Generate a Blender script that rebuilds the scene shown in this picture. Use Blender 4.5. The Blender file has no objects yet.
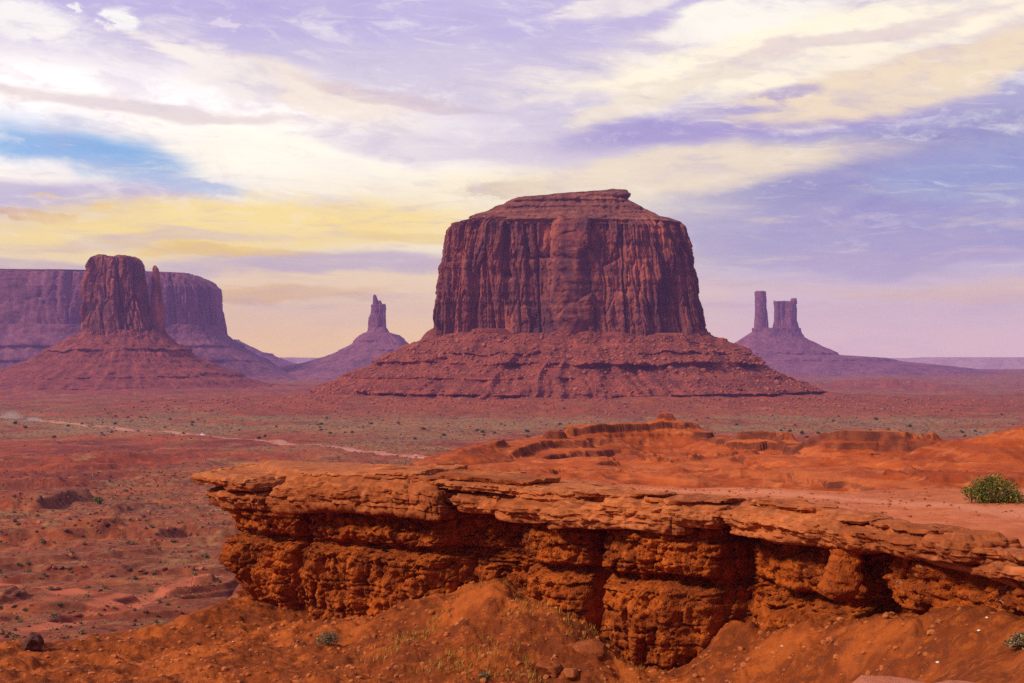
import bpy, math, random
import numpy as np
from mathutils import Vector

R = math.radians
S = bpy.context.scene
COL = S.collection

# ------------------------------------------------------------------ camera
FPX = 42.0 / 36.0 * 1024
PITCH = math.atan(16.5 / FPX)
cam_d = bpy.data.cameras.new('camera')
cam = bpy.data.objects.new('camera', cam_d)
COL.objects.link(cam)
cam_d.lens = 42.0
cam_d.sensor_width = 36.0
cam_d.clip_start = 0.1
cam_d.clip_end = 40000
cam.location = (0, 0, 0)
cam.rotation_euler = (R(90) + PITCH, 0, 0)
S.camera = cam

def lin(r, g, b):
    f = lambda c: c / 12.92 if c <= 0.04045 else ((c + 0.055) / 1.055) ** 2.4
    return tuple(f(v / 255.0) for v in (r, g, b))

# ------------------------------------------------------------------ view / exposure
S.view_settings.view_transform = 'Standard'
S.view_settings.look = 'None'
S.view_settings.exposure = 0.36
S.view_settings.gamma = 1.0
S.view_settings.use_curve_mapping = False
S.cycles.use_denoising = False
S.cycles.max_bounces = 6
S.cycles.diffuse_bounces = 3
S.cycles.glossy_bounces = 1
S.cycles.volume_bounces = 0
S.cycles.sample_clamp_indirect = 4.0
S.cycles.transparent_max_bounces = 4

SUN_EL, SUN_AZ = 37.0, -118.0      # azimuth from +Y, clockwise positive (negative = left, behind the camera)
SUN_STRENGTH = 3.3
HAZE_DENSITY = 8.0e-5
HAZE_COLOR = (0.50, 0.34, 0.95)

# ------------------------------------------------------------------ node helper
class NT:
    def __init__(s, tree):
        s.t = tree
    def new(s, typ, **kw):
        n = s.t.nodes.new(typ)
        for k, v in kw.items():
            setattr(n, k, v)
        return n
    def put(s, sock, v):
        if hasattr(v, 'is_output') or isinstance(v, bpy.types.NodeSocket):
            s.t.links.new(v, sock)
        else:
            sock.default_value = v
    def m(s, op, a, b=None, c=None, clamp=False):
        n = s.new('ShaderNodeMath', operation=op, use_clamp=clamp)
        s.put(n.inputs[0], a)
        if b is not None: s.put(n.inputs[1], b)
        if c is not None: s.put(n.inputs[2], c)
        return n.outputs[0]
    def v(s, op, a, b=None):
        n = s.new('ShaderNodeVectorMath', operation=op)
        s.put(n.inputs[0], a)
        if b is not None: s.put(n.inputs[1], b)
        return n.outputs[0]
    def comb(s, x, y, z):
        n = s.new('ShaderNodeCombineXYZ')
        for i, q in enumerate((x, y, z)): s.put(n.inputs[i], q)
        return n.outputs[0]
    def sep(s, v):
        n = s.new('ShaderNodeSeparateXYZ'); s.put(n.inputs[0], v); return n.outputs
    def noise(s, vec, scale=1.0, detail=4.0, rough=0.55, dist=0.0):
        n = s.new('ShaderNodeTexNoise')
        s.put(n.inputs['Vector'], vec)
        n.inputs['Scale'].default_value = scale
        n.inputs['Detail'].default_value = detail
        n.inputs['Roughness'].default_value = rough
        n.inputs['Distortion'].default_value = dist
        return n.outputs['Fac']
    def ss(s, x, lo, hi, a=0.0, b=1.0):
        n = s.new('ShaderNodeMapRange', interpolation_type='SMOOTHSTEP')
        s.put(n.inputs['Value'], x)
        n.inputs['From Min'].default_value = lo
        n.inputs['From Max'].default_value = hi
        n.inputs['To Min'].default_value = a
        n.inputs['To Max'].default_value = b
        return n.outputs['Result']
    def mix(s, f, a, b, mode='MIX'):
        n = s.new('ShaderNodeMix', data_type='RGBA', blend_type=mode)
        s.put(n.inputs[0], f)
        for i, q in ((6, a), (7, b)):
            if isinstance(q, tuple): q = (q[0], q[1], q[2], 1.0)
            s.put(n.inputs[i], q)
        return n.outputs[2]
    def attr(s, name):
        n = s.new('ShaderNodeAttribute'); n.attribute_name = name
        return n.outputs['Fac']

# ------------------------------------------------------------------ world: sky texture + procedural evening clouds
W = bpy.data.worlds.new('World')
S.world = W
W.use_nodes = True
wt = W.node_tree
wt.nodes.clear()
N = NT(wt)
out = N.new('ShaderNodeOutputWorld')
bg = N.new('ShaderNodeBackground')
BGS = 0.1
SKY_GAIN = 0.82
bg.inputs['Strength'].default_value = BGS
wt.links.new(bg.outputs[0], out.inputs['Surface'])
sky = N.new('ShaderNodeTexSky')
sky.sky_type = 'NISHITA'
sky.sun_disc = False
sky.sun_elevation = R(SUN_EL)
sky.sun_rotation = R(SUN_AZ)
tc = N.new('ShaderNodeTexCoord')
dx, dy, dz = N.sep(tc.outputs['Generated'])
az = N.m('MULTIPLY', N.m('ARCTAN2', dx, dy), FPX)
el = N.m('MULTIPLY', N.m('ARCSINE', dz), FPX)
# cirrus-like warp, in direction space
pl = N.comb(N.m('MULTIPLY', az, 0.0035), N.m('MULTIPLY', el, 0.011), 0.0)
n_big = N.noise(pl, 0.9, 5, 0.55, 0.4)
n_fine = N.noise(N.comb(N.m('ADD', N.m('MULTIPLY', az, 0.0075), N.m('MULTIPLY', el, 0.006)), N.m('MULTIPLY', el, 0.030), 7.3), 1.0, 8, 0.60, 0.8)
n_puff = N.noise(N.comb(N.m('MULTIPLY', az, 0.05), N.m('MULTIPLY', el, 0.085), 3.0), 1.0, 6, 0.62, 0.5)
n_mid = N.noise(N.comb(N.m('MULTIPLY', az, 0.006), N.m('MULTIPLY', el, 0.02), 31.0), 1.0, 6, 0.58, 0.6)
n_wisp = N.noise(N.comb(N.m('ADD', N.m('MULTIPLY', az, 0.014), N.m('MULTIPLY', el, 0.012)), N.m('MULTIPLY', el, 0.062), 19.0), 1.0, 9, 0.66, 1.2)
n_edge = N.m('ADD', N.m('MULTIPLY', n_fine, 0.62), N.m('MULTIPLY', n_wisp, 0.42))
waz = N.m('ADD', N.m('ADD', az, N.m('MULTIPLY', N.m('SUBTRACT', n_mid, 0.5), 190.0)), N.m('MULTIPLY', N.m('SUBTRACT', n_fine, 0.5), 90.0))
paz = N.m('ADD', N.m('ADD', az, N.m('MULTIPLY', N.m('SUBTRACT', n_puff, 0.5), 26.0)), N.m('MULTIPLY', N.m('SUBTRACT', n_fine, 0.5), 60.0))
pel = N.m('ADD', N.m('ADD', el, N.m('MULTIPLY', N.m('SUBTRACT', n_puff, 0.5), 14.0)), N.m('MULTIPLY', N.m('SUBTRACT', n_fine, 0.5), 22.0))
wel = N.m('ADD', el, N.m('MULTIPLY', N.m('SUBTRACT', n_big, 0.5), 70.0))

def azel(px, py):
    a = (px - 512) / FPX
    b = (341.5 - py) / FPX
    d = Vector((a, math.cos(PITCH) - b * math.sin(PITCH), math.sin(PITCH) + b * math.cos(PITCH))).normalized()
    return math.atan2(d.x, d.y) * FPX, math.asin(d.z) * FPX

def sc(c, k=1.0):
    l = lin(*c)
    return tuple(v * k * SKY_GAIN / BGS for v in l)

# vertical gradient left/centre and right
def ramp_el(stops):
    col = None
    for i, (e, c) in enumerate(stops):
        k = 1.46 if e < 30 else 1.28 if e < 80 else 1.12 if e < 130 else 1.0   # the band low over the horizon is the brightest
        if col is None: col = sc(c, k); continue
        col = N.mix(N.ss(el, stops[i - 1][0], e), col, sc(c, k))
    return col
leftg = ramp_el([(-60, (205, 165, 90)), (5, (250, 205, 115)), (60, (247, 213, 150)), (110, (246, 222, 166)), (170, (246, 230, 196)), (240, (240, 230, 230)), (330, (196, 184, 232)), (480, (190, 182, 228)), (900, (214, 208, 232))])
rightg = ramp_el([(-60, (160, 120, 140)), (5, (228, 190, 180)), (50, (226, 196, 190)), (100, (196, 186, 210)), (160, (184, 177, 212)), (240, (178, 174, 214)), (330, (214, 204, 224)), (480, (196, 190, 228)), (900, (214, 208, 232))])
lr = N.ss(N.m('ADD', az, N.m('MULTIPLY', N.m('SUBTRACT', n_mid, 0.5), 260.0)), 40, 300)
skyc = N.mix(lr, leftg, rightg)
skyc = N.mix(0.10, skyc, sky.outputs[0])

def feat(px, py, rx, ry, color, amount=1.0, tilt=0.0, lo=0.25, hi=0.75, amp=0.7, nz=None, k=1.0, warp=True):
    """an elliptical bank of cloud, its edge broken by noise"""
    global skyc
    a0, e0 = azel(px, py)
    X = N.m('SUBTRACT', waz if warp else paz, a0)
    Y = N.m('SUBTRACT', wel if warp else pel, e0)
    c, s = math.cos(R(tilt)), math.sin(R(tilt))
    u = N.m('DIVIDE', N.m('ADD', N.m('MULTIPLY', X, c), N.m('MULTIPLY', Y, s)), rx)
    w = N.m('DIVIDE', N.m('SUBTRACT', N.m('MULTIPLY', Y, c), N.m('MULTIPLY', X, s)), ry)
    g = N.m('EXPONENT', N.m('MULTIPLY', N.m('ADD', N.m('MULTIPLY', u, u), N.m('MULTIPLY', w, w)), -0.8))
    g = N.m('ADD', g, N.m('MULTIPLY', N.m('SUBTRACT', nz or (n_edge if warp else n_puff), 0.5), amp))
    f = N.m('MULTIPLY', N.ss(g, lo, hi), amount)
    skyc = N.mix(f, skyc, sc(color, k))

feat(620, 100, 330, 120, (206, 196, 226), 0.55, 0, 0.2, 0.9, 0.4)
feat(150, 135, 330, 62, (255, 248, 240), 1.0, -6, 0.12, 0.80, 0.55, k=1.34)
feat(330, 185, 260, 55, (254, 246, 224), 0.95, -8, 0.15, 0.85, 0.4, k=1.18)
feat(540, 205, 230, 38, (253, 240, 200), 0.9, 0, 0.2, 0.8, 0.4, k=1.1)
feat(300, 88, 130, 22, (255, 240, 222), 0.95, -14, 0.3, 0.8, 0.9)
feat(215, 66, 60, 22, (255, 246, 238), 0.9, -30, 0.3, 0.8, 0.8)
feat(25, 20, 55, 17, (255, 250, 248), 1.0, -5, 0.25, 0.75, 1.1, warp=False)
feat(122, 18, 18, 9, (255, 252, 250), 1.0, -8, 0.3, 0.7, 0.9, warp=False)
feat(75, 8, 8, 5, (255, 252, 250), 0.8, 0, 0.4, 0.7, 0.5, warp=False)
feat(230, 22, 12, 7, (232, 220, 240), 0.8, 0, 0.4, 0.7, 0.5, warp=False)
feat(95, 158, 120, 24, (124, 178, 228), 0.85, -14, 0.15, 0.95, 0.6)
feat(60, 150, 90, 15, (110, 182, 238), 0.8, -6, 0.2, 0.95, 0.7)
feat(190, 185, 80, 9, (172, 196, 232), 0.7, -6, 0.3, 0.8, 0.5, warp=False)
feat(60, 202, 170, 16, (198, 190, 222), 0.85, 0, 0.3, 0.8, 0.6)
feat(30, 216, 50, 5, (228, 178, 130), 0.95, -5, 0.35, 0.65, 0.5, warp=False)
feat(103, 208, 16, 3.5, (250, 205, 120), 0.9, 3, 0.35, 0.65, 0.5, warp=False)
feat(44, 197, 15, 3, (250, 210, 140), 0.8, 0, 0.35, 0.65, 0.5, warp=False)
feat(260, 228, 280, 24, (255, 226, 128), 0.95, 2, 0.22, 0.80, 0.9, k=1.1)
feat(180, 240, 120, 6, (222, 196, 178), 0.6, 3, 0.3, 0.8, 1.0)
feat(420, 238, 90, 6, (255, 222, 120), 0.7, -2, 0.3, 0.8, 1.0)
feat(470, 150, 160, 16, (214, 202, 222), 0.6, -4, 0.25, 0.85, 0.9)
feat(160, 108, 190, 9, (226, 208, 206), 0.7, -3, 0.3, 0.9, 1.1)
feat(390, 98, 90, 10, (214, 190, 196), 0.6, -12, 0.3, 0.85, 1.1)
feat(250, 252, 90, 6, (254, 214, 96), 0.9, -2, 0.35, 0.7, 0.9)
feat(330, 264, 170, 11, (206, 188, 200), 0.85, 0, 0.3, 0.8, 0.7)
feat(60, 262, 110, 7, (205, 184, 190), 0.7, 0, 0.3, 0.8, 0.7)
feat(250, 290, 140, 8, (250, 206, 110), 0.75, -3, 0.35, 0.8, 0.9)
feat(520, 188, 60, 9, (214, 190, 160), 0.75, 2, 0.35, 0.75, 0.6, warp=False)
feat(930, 172, 250, 66, (146, 148, 198), 0.95, 6, 0.2, 0.8, 0.5)
feat(730, 125, 190, 20, (164, 152, 210), 0.95, 5, 0.25, 0.7, 0.6)
feat(1010, 200, 110, 55, (136, 166, 218), 0.5, 0, 0.2, 0.8, 0.5)
feat(900, 238, 260, 30, (164, 160, 204), 0.75, 0, 0.25, 0.8, 0.5)
feat(700, 172, 190, 24, (250, 232, 196), 0.9, 4, 0.28, 0.8, 0.65)
feat(850, 45, 250, 46, (253, 242, 214), 1.0, 6, 0.22, 0.72, 0.8, k=1.12)
feat(850, 38, 160, 9, (226, 206, 206), 0.7, 10, 0.3, 0.85, 1.2)
feat(960, 40, 110, 12, (214, 196, 214), 0.6, 12, 0.3, 0.85, 1.2)
feat(740, 20, 90, 20, (255, 250, 236), 1.0, 10, 0.3, 0.7, 0.6, k=1.05)
feat(930, 70, 170, 26, (248, 226, 190), 0.95, 12, 0.3, 0.65, 0.8)
feat(660, 97, 110, 12, (246, 232, 208), 0.9, 16, 0.3, 0.75, 0.9)
feat(600, 8, 75, 9, (255, 246, 236), 0.9, 6, 0.3, 0.8, 0.9)
feat(790, 92, 34, 7, (165, 150, 206), 0.7, 4, 0.3, 0.9, 1.1, warp=False)
feat(960, 292, 120, 8, (250, 214, 176), 0.8, 0, 0.3, 0.8, 0.8)
feat(800, 285, 120, 7, (240, 210, 196), 0.6, 0, 0.3, 0.8, 0.8)
feat(890, 262, 160, 9, (188, 172, 206), 0.6, 0, 0.3, 0.8, 0.6)
hi_ = N.ss(el, 40, 160)
skyc = N.mix(N.m('MULTIPLY', N.ss(n_wisp, 0.52, 0.74, 0.0, 0.42), hi_), skyc, sc((255, 250, 240), 1.03))
skyc = N.mix(N.m('MULTIPLY', N.ss(n_wisp, 0.46, 0.26, 0.0, 0.30), hi_), skyc, sc((176, 166, 212)))
# soft streaky modulation everywhere
skyc = N.mix(N.ss(n_fine, 0.25, 0.75, 0.0, 0.16), skyc, sc((255, 246, 226)))
skyc = N.mix(N.ss(n_mid, 0.62, 0.25, 0.0, 0.14), skyc, sc((160, 150, 205)))
n_cum = N.noise(N.comb(N.m('ADD', N.m('MULTIPLY', az, 0.013), N.m('MULTIPLY', el, 0.010)), N.m('MULTIPLY', el, 0.030), 47.0), 1.0, 10, 0.64, 0.25)
cm = N.ss(el, 90, 200)
skyc = N.mix(N.m('MULTIPLY', N.ss(n_cum, 0.50, 0.34, 0.0, 0.28), cm), skyc, sc((188, 178, 212)))
skyc = N.mix(N.m('MULTIPLY', N.ss(n_cum, 0.54, 0.70, 0.0, 0.38), cm), skyc, sc((255, 248, 236), 1.12))
n_low = N.noise(N.comb(N.m('MULTIPLY', az, 0.011), N.m('MULTIPLY', el, 0.085), 71.0), 1.0, 8, 0.62, 0.3)
lm = N.m('MULTIPLY', N.ss(el, 20, 60), N.ss(el, 200, 140))
skyc = N.mix(N.m('MULTIPLY', N.ss(n_low, 0.50, 0.34, 0.0, 0.28), lm), skyc, sc((204, 184, 196)))
skyc = N.mix(N.m('MULTIPLY', N.ss(n_low, 0.54, 0.72, 0.0, 0.28), lm), skyc, sc((255, 232, 176), 1.08))
# unseen sky behind and overhead, dimmed with added cloud for more directional light
behind = N.m('MULTIPLY', N.ss(dy, 0.25, -0.45), N.ss(dz, 1.0, 0.6))
skyc = N.mix(N.m('MULTIPLY', behind, 0.85), skyc, N.mix(N.ss(n_mid, 0.3, 0.7), sc((120, 112, 138)), sc((176, 164, 178))))
skyc = N.mix(N.m('MULTIPLY', N.ss(dz, 0.35, 0.8), 0.45), skyc, sc((150, 146, 172)))
# the air near the horizon is thick and the band behind it burns brighter and yellower
wt.links.new(skyc, bg.inputs['Color'])
try:
    W.cycles.sampling_method = 'MANUAL'
    W.cycles.sample_map_resolution = 512
except Exception:
    pass

# ------------------------------------------------------------------ sun
sun_d = bpy.data.lights.new('sun', 'SUN')
sun_d.energy = SUN_STRENGTH
sun_d.angle = R(9)
sun_d.color = (1.0, 0.87, 0.66)
sun = bpy.data.objects.new('sun', sun_d)
COL.objects.link(sun)
sd = Vector((math.sin(R(SUN_AZ)) * math.cos(R(SUN_EL)), math.cos(R(SUN_AZ)) * math.cos(R(SUN_EL)), math.sin(R(SUN_EL))))
sun.rotation_euler = (-sd).to_track_quat('-Z', 'Y').to_euler()
sun.location = sd * 500

# ------------------------------------------------------------------ numpy noise
_rng = np.random.RandomState(11)
_P = np.concatenate([_rng.permutation(256)] * 3).astype(np.int32)
_G = np.array([[1,1,0],[-1,1,0],[1,-1,0],[-1,-1,0],[1,0,1],[-1,0,1],[1,0,-1],[-1,0,-1],[0,1,1],[0,-1,1],[0,1,-1],[0,-1,-1],[1,1,0],[-1,1,0],[0,-1,1],[0,-1,-1]], np.float32)

def perlin(x, y, z):
    x, y, z = np.broadcast_arrays(np.asarray(x, np.float64), np.asarray(y, np.float64), np.asarray(z, np.float64))
    xi, yi, zi = np.floor(x), np.floor(y), np.floor(z)
    xf, yf, zf = (x - xi).astype(np.float32), (y - yi).astype(np.float32), (z - zi).astype(np.float32)
    xi, yi, zi = xi.astype(np.int64) & 255, yi.astype(np.int64) & 255, zi.astype(np.int64) & 255
    f = lambda t: t * t * t * (t * (t * 6 - 15) + 10)
    u, v, w = f(xf), f(yf), f(zf)
    A = _P[xi] + yi
    B = _P[xi + 1] + yi
    def g(h, a, b, c):
        gr = _G[h & 15]
        return gr[..., 0] * a + gr[..., 1] * b + gr[..., 2] * c
    def corner(base, a, b):
        h0 = _P[_P[base] + zi]
        h1 = _P[_P[base] + zi + 1]
        n0 = g(h0, a, b, zf)
        n1 = g(h1, a, b, zf - 1)
        return n0 + w * (n1 - n0)
    n00 = corner(A, xf, yf)
    n10 = corner(B, xf - 1, yf)
    n01 = corner(A + 1, xf, yf - 1)
    n11 = corner(B + 1, xf - 1, yf - 1)
    a = n00 + u * (n10 - n00)
    b = n01 + u * (n11 - n01)
    return a + v * (b - a)

def fbm(x, y, z, octv=4, gain=0.5, lac=2.03):
    s, a = 0.0, 1.0
    for i in range(octv):
        s = s + a * perlin(x + 17.3 * i, y - 9.1 * i, z + 5.7 * i)
        x, y, z = x * lac, y * lac, z * lac
        a *= gain
    return s

def ridged(x, y, z, octv=3, gain=0.5, lac=2.07):
    s, a, t = 0.0, 1.0, 0.0
    for i in range(octv):
        s = s + a * (1.0 - 2.0 * np.abs(perlin(x + 31.7 * i, y + 3.1 * i, z - 11.7 * i)))
        t += a
        x, y, z = x * lac, y * lac, z * lac
        a *= gain
    return s / t

def hash2(i, j, k):
    h = (i.astype(np.int64) * 374761393 + j.astype(np.int64) * 668265263 + int(k) * 982451653) & 0xffffffff
    h = ((h ^ (h >> 13)) * 1274126177) & 0xffffffff
    return ((h ^ (h >> 16)) & 0xffff) / 65535.0

def facet(u, v, seed=0, tilt=0.8):
    """broken rock: a random flat, tilted plate per cell, and the distance to the cell's edge"""
    ui, vi = np.floor(u), np.floor(v)
    d1 = np.full(u.shape, 9.0); d2 = np.full(u.shape, 9.0); off = np.zeros(u.shape)
    for a in (-1, 0, 1):
        for b in (-1, 0, 1):
            ci, cj = ui + a, vi + b
            pu = ci + 0.15 + 0.7 * hash2(ci, cj, seed); pv = cj + 0.15 + 0.7 * hash2(ci, cj, seed + 1)
            d = np.hypot(u - pu, v - pv)
            val = hash2(ci, cj, seed + 2) - 0.5 + tilt * ((hash2(ci, cj, seed + 3) - 0.5) * (u - pu) + (hash2(ci, cj, seed + 4) - 0.5) * (v - pv))
            m = d < d1
            d2 = np.where(m, d1, np.minimum(d2, d))
            off = np.where(m, val, off)
            d1 = np.where(m, d, d1)
    return off, d2 - d1

def sstep(x, a, b):
    t = np.clip((x - a) / (b - a), 0, 1)
    return t * t * (3 - 2 * t)

def pix(px, py, Y):
    """the point at depth Y (metres ahead) seen at a pixel of the photograph"""
    a = (np.asarray(px, float) - 512) / FPX
    b = (341.5 - np.asarray(py, float)) / FPX
    yy = math.cos(PITCH) - b * math.sin(PITCH)
    zz = math.sin(PITCH) + b * math.cos(PITCH)
    k = np.asarray(Y, float) / yy
    return a * k, np.asarray(Y, float) + 0 * a, zz * k

# ------------------------------------------------------------------ mesh helpers
def make_mesh(name, verts, faces, mat=None, smooth=True, attrs=None):
    verts = np.ascontiguousarray(verts, np.float32)
    me = bpy.data.meshes.new(name)
    if isinstance(faces, (list, tuple)):
        fl = [np.ascontiguousarray(f, np.int32) for f in faces if len(f)]
    else:
        fl = [np.ascontiguousarray(faces, np.int32)]
    loops = np.concatenate([f.ravel() for f in fl])
    counts = np.concatenate([np.full(len(f), f.shape[1], np.int32) for f in fl])
    starts = np.concatenate([[0], np.cumsum(counts)[:-1]]).astype(np.int32)
    me.vertices.add(len(verts)); me.vertices.foreach_set('co', verts.ravel())
    me.loops.add(len(loops)); me.loops.foreach_set('vertex_index', loops)
    me.polygons.add(len(counts)); me.polygons.foreach_set('loop_start', starts)
    me.polygons.foreach_set('loop_total', counts)
    me.update(calc_edges=True)
    me.polygons.foreach_set('use_smooth', np.full(len(counts), smooth, bool))
    for k, a in (attrs or {}).items():
        at = me.attributes.new(k, 'FLOAT', 'POINT')
        at.data.foreach_set('value', np.ascontiguousarray(a, np.float32).ravel())
    if mat: me.materials.append(mat)
    me.update()
    return me

def link(name, me, parent=None, loc=None):
    o = bpy.data.objects.new(name, me)
    COL.objects.link(o)
    if parent is not None: o.parent = parent
    if loc is not None: o.location = loc
    return o

def obj(name, verts, faces, mat, parent=None, smooth=True, attrs=None):
    if parent is not None:
        verts = np.asarray(verts) - np.array(parent.location)[None, :]
    return link(name, make_mesh(name, verts, faces, mat, smooth, attrs), parent)

def tag(o, label=None, cat=None, group=None, kind=None):
    if label: o['label'] = label
    if cat: o['category'] = cat
    if group: o['group'] = group
    if kind: o['kind'] = kind
    return o

def empty(name, loc):
    o = bpy.data.objects.new(name, None)
    COL.objects.link(o)
    o.location = loc
    o.empty_display_size = 0.3
    return o

def grid_faces(nr, nc, closed=False, flip=False):
    r = np.arange(nr - 1)[:, None]
    c = np.arange(nc if closed else nc - 1)[None, :]
    c2 = (c + 1) % nc
    a, b, d, e = r * nc + c, r * nc + c2, (r + 1) * nc + c2, (r + 1) * nc + c
    f = np.stack([a, b, d, e], -1).reshape(-1, 4)
    return f[:, ::-1] if flip else f

# ------------------------------------------------------------------ materials
def rock_mat(name, base, dark, light, scale=1.0, strata=0.0, strata_scale=1.0, streak=0.0, streak_col=None,
             streak_scale=1.0, bump=0.4, bump_dist=0.1, bump_scale=6.0, pits=0.0, patch=None, patch_amt=0.0,
             patch_scale=1.0, extra=None, rough=0.95):
    """red sandstone or soil: three tones in large and small noise, level strata, hanging stains, bump"""
    m = bpy.data.materials.new(name)
    m.use_nodes = True
    t = m.node_tree
    n = NT(t)
    bs = t.nodes['Principled BSDF']
    bs.inputs['Roughness'].default_value = rough
    bs.inputs['Specular IOR Level'].default_value = 0.12
    geo = n.new('ShaderNodeNewGeometry')
    P = geo.outputs['Position']
    n1 = n.noise(P, 0.35 * scale, 5, 0.6, 0.3)
    n2 = n.noise(P, 2.3 * scale, 6, 0.65)
    c = n.mix(n.ss(n1, 0.36, 0.66), dark, base)
    c = n.mix(n.ss(n2, 0.45, 0.78, 0, 0.85), c, light)
    c = n.mix(n.ss(n2, 0.5, 0.28, 0, 0.6), c, dark)
    hgt = n.m('MULTIPLY', n2, 0.6)
    x, y, z = n.sep(P)
    if strata:
        sv = n.comb(n.m('MULTIPLY', x, 0.06 * strata_scale), n.m('MULTIPLY', y, 0.06 * strata_scale), n.m('MULTIPLY', z, 1.0 * strata_scale))
        s1 = n.noise(sv, 1.0, 5, 0.65)
        c = n.mix(n.ss(s1, 0.52, 0.70, 0, strata), c, light)
        c = n.mix(n.ss(s1, 0.48, 0.34, 0, strata), c, dark)
        hgt = n.m('ADD', hgt, n.m('MULTIPLY', s1, strata * 1.5))
    if streak:
        kv = n.comb(n.m('MULTIPLY', x, streak_scale), n.m('MULTIPLY', y, streak_scale), n.m('MULTIPLY', z, 0.14 * streak_scale))
        k1 = n.noise(kv, 1.0, 5, 0.6, 0.5)
        c = n.mix(n.ss(k1, 0.47, 0.66, 0, streak), c, streak_col or dark)
        hgt = n.m('ADD', hgt, n.m('MULTIPLY', k1, 0.5))
    if patch:
        p1 = n.noise(P, patch_scale, 5, 0.62, 0.4)
        c = n.mix(n.ss(p1, 0.50, 0.66, 0, patch_amt), c, patch)
    if extra:
        c, hgt = extra(n, c, hgt, P, (x, y, z))
    b1 = n.noise(P, bump_scale, 8, 0.68)
    hgt = n.m('ADD', hgt, b1)
    if pits:
        vo = n.new('ShaderNodeTexVoronoi', feature='F1')
        n.put(vo.inputs['Vector'], P)
        vo.inputs['Scale'].default_value = bump_scale * 0.9
        hgt = n.m('ADD', hgt, n.m('MULTIPLY', n.ss(vo.outputs['Distance'], 0.0, 0.45), pits))
    bp = n.new('ShaderNodeBump')
    bp.inputs['Strength'].default_value = bump
    bp.inputs['Distance'].default_value = bump_dist
    n.put(bp.inputs['Height'], hgt)
    t.links.new(bp.outputs[0], bs.inputs['Normal'])
    n.put(bs.inputs['Base Color'], c)
    return m

def plain_mat(name, color, rough=0.6, metal=0.0, var=0.15, scale=8.0, spec=0.3, transl=0.0):
    m = bpy.data.materials.new(name)
    m.use_nodes = True
    n = NT(m.node_tree)
    bs = m.node_tree.nodes['Principled BSDF']
    bs.inputs['Roughness'].default_value = rough
    bs.inputs['Metallic'].default_value = metal
    bs.inputs['Specular IOR Level'].default_value = spec
    geo = n.new('ShaderNodeNewGeometry')
    nz = n.noise(geo.outputs['Position'], scale, 4)
    rnd = geo.outputs['Random Per Island']
    f = n.m('ADD', n.m('MULTIPLY', nz, 0.6), n.m('MULTIPLY', rnd, 0.4))
    lo = tuple(v * (1 - var * 2) for v in color)
    hi = tuple(min(1, v * (1 + var * 2)) for v in color)
    n.put(bs.inputs['Base Color'], n.mix(n.ss(f, 0.25, 0.75), lo, hi))
    return m

# butte rock
def varnish(n, c, hgt, P, xyz):
    v = n.noise(n.comb(n.m('MULTIPLY', xyz[0], 0.022), n.m('MULTIPLY', xyz[1], 0.022), n.m('MULTIPLY', xyz[2], 0.009)), 1.0, 6, 0.62, 0.8)
    c = n.mix(n.ss(v, 0.50, 0.60, 0, 0.75), c, (0.085, 0.030, 0.036))
    c = n.mix(n.ss(v, 0.44, 0.34, 0, 0.65), c, (0.46, 0.125, 0.058))
    return c, hgt
M_CLIFF = rock_mat('butte_cliff_rock', (0.27, 0.070, 0.048), (0.15, 0.042, 0.038), (0.38, 0.115, 0.064), scale=0.06, strata=0.25,
                   strata_scale=0.12, streak=0.7, streak_col=(0.085, 0.030, 0.036), streak_scale=0.055, bump=0.8, bump_dist=2.0, bump_scale=0.15, extra=varnish)
M_TALUS = rock_mat('butte_talus_rubble', (0.27, 0.060, 0.036), (0.14, 0.034, 0.027), (0.44, 0.120, 0.062), scale=0.14, strata=0.40,
                   strata_scale=0.10, bump=0.9, bump_dist=2.5, bump_scale=0.22)
M_CAPR = rock_mat('butte_cap_rock', (0.25, 0.075, 0.045), (0.12, 0.04, 0.034), (0.38, 0.13, 0.065), scale=0.1, strata=0.8,
                  strata_scale=0.25, bump=0.9, bump_dist=2.0, bump_scale=0.25)
M_HAZED = rock_mat('hazed_far_rock', (0.42, 0.26, 0.30), (0.34, 0.2, 0.25), (0.5, 0.33, 0.34), scale=0.02, strata=0.4, strata_scale=0.05, bump=0.3, bump_dist=4.0, bump_scale=0.05)  # paler than the rock itself: distance haze put into the colour
M_FAR = rock_mat('hazed_butte_rock', (0.23, 0.080, 0.105), (0.14, 0.050, 0.078), (0.38, 0.14, 0.12), scale=0.03, strata=0.16,
                 strata_scale=0.05, streak=0.6, streak_col=(0.08, 0.034, 0.045), streak_scale=0.03, bump=0.6, bump_dist=4.0, bump_scale=0.06)  # colour lightened and shifted to purple in place of thicker haze
M_BOULD = rock_mat('boulder_rock', (0.38, 0.105, 0.06), (0.20, 0.055, 0.035), (0.50, 0.17, 0.095), scale=0.5, bump=0.6, bump_dist=0.2, bump_scale=2.0)
M_BOULD_DK = rock_mat('dark_boulder_rock', (0.15, 0.05, 0.035), (0.08, 0.03, 0.025), (0.26, 0.10, 0.07), scale=0.8, bump=0.6, bump_dist=0.1, bump_scale=4.0)

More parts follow.
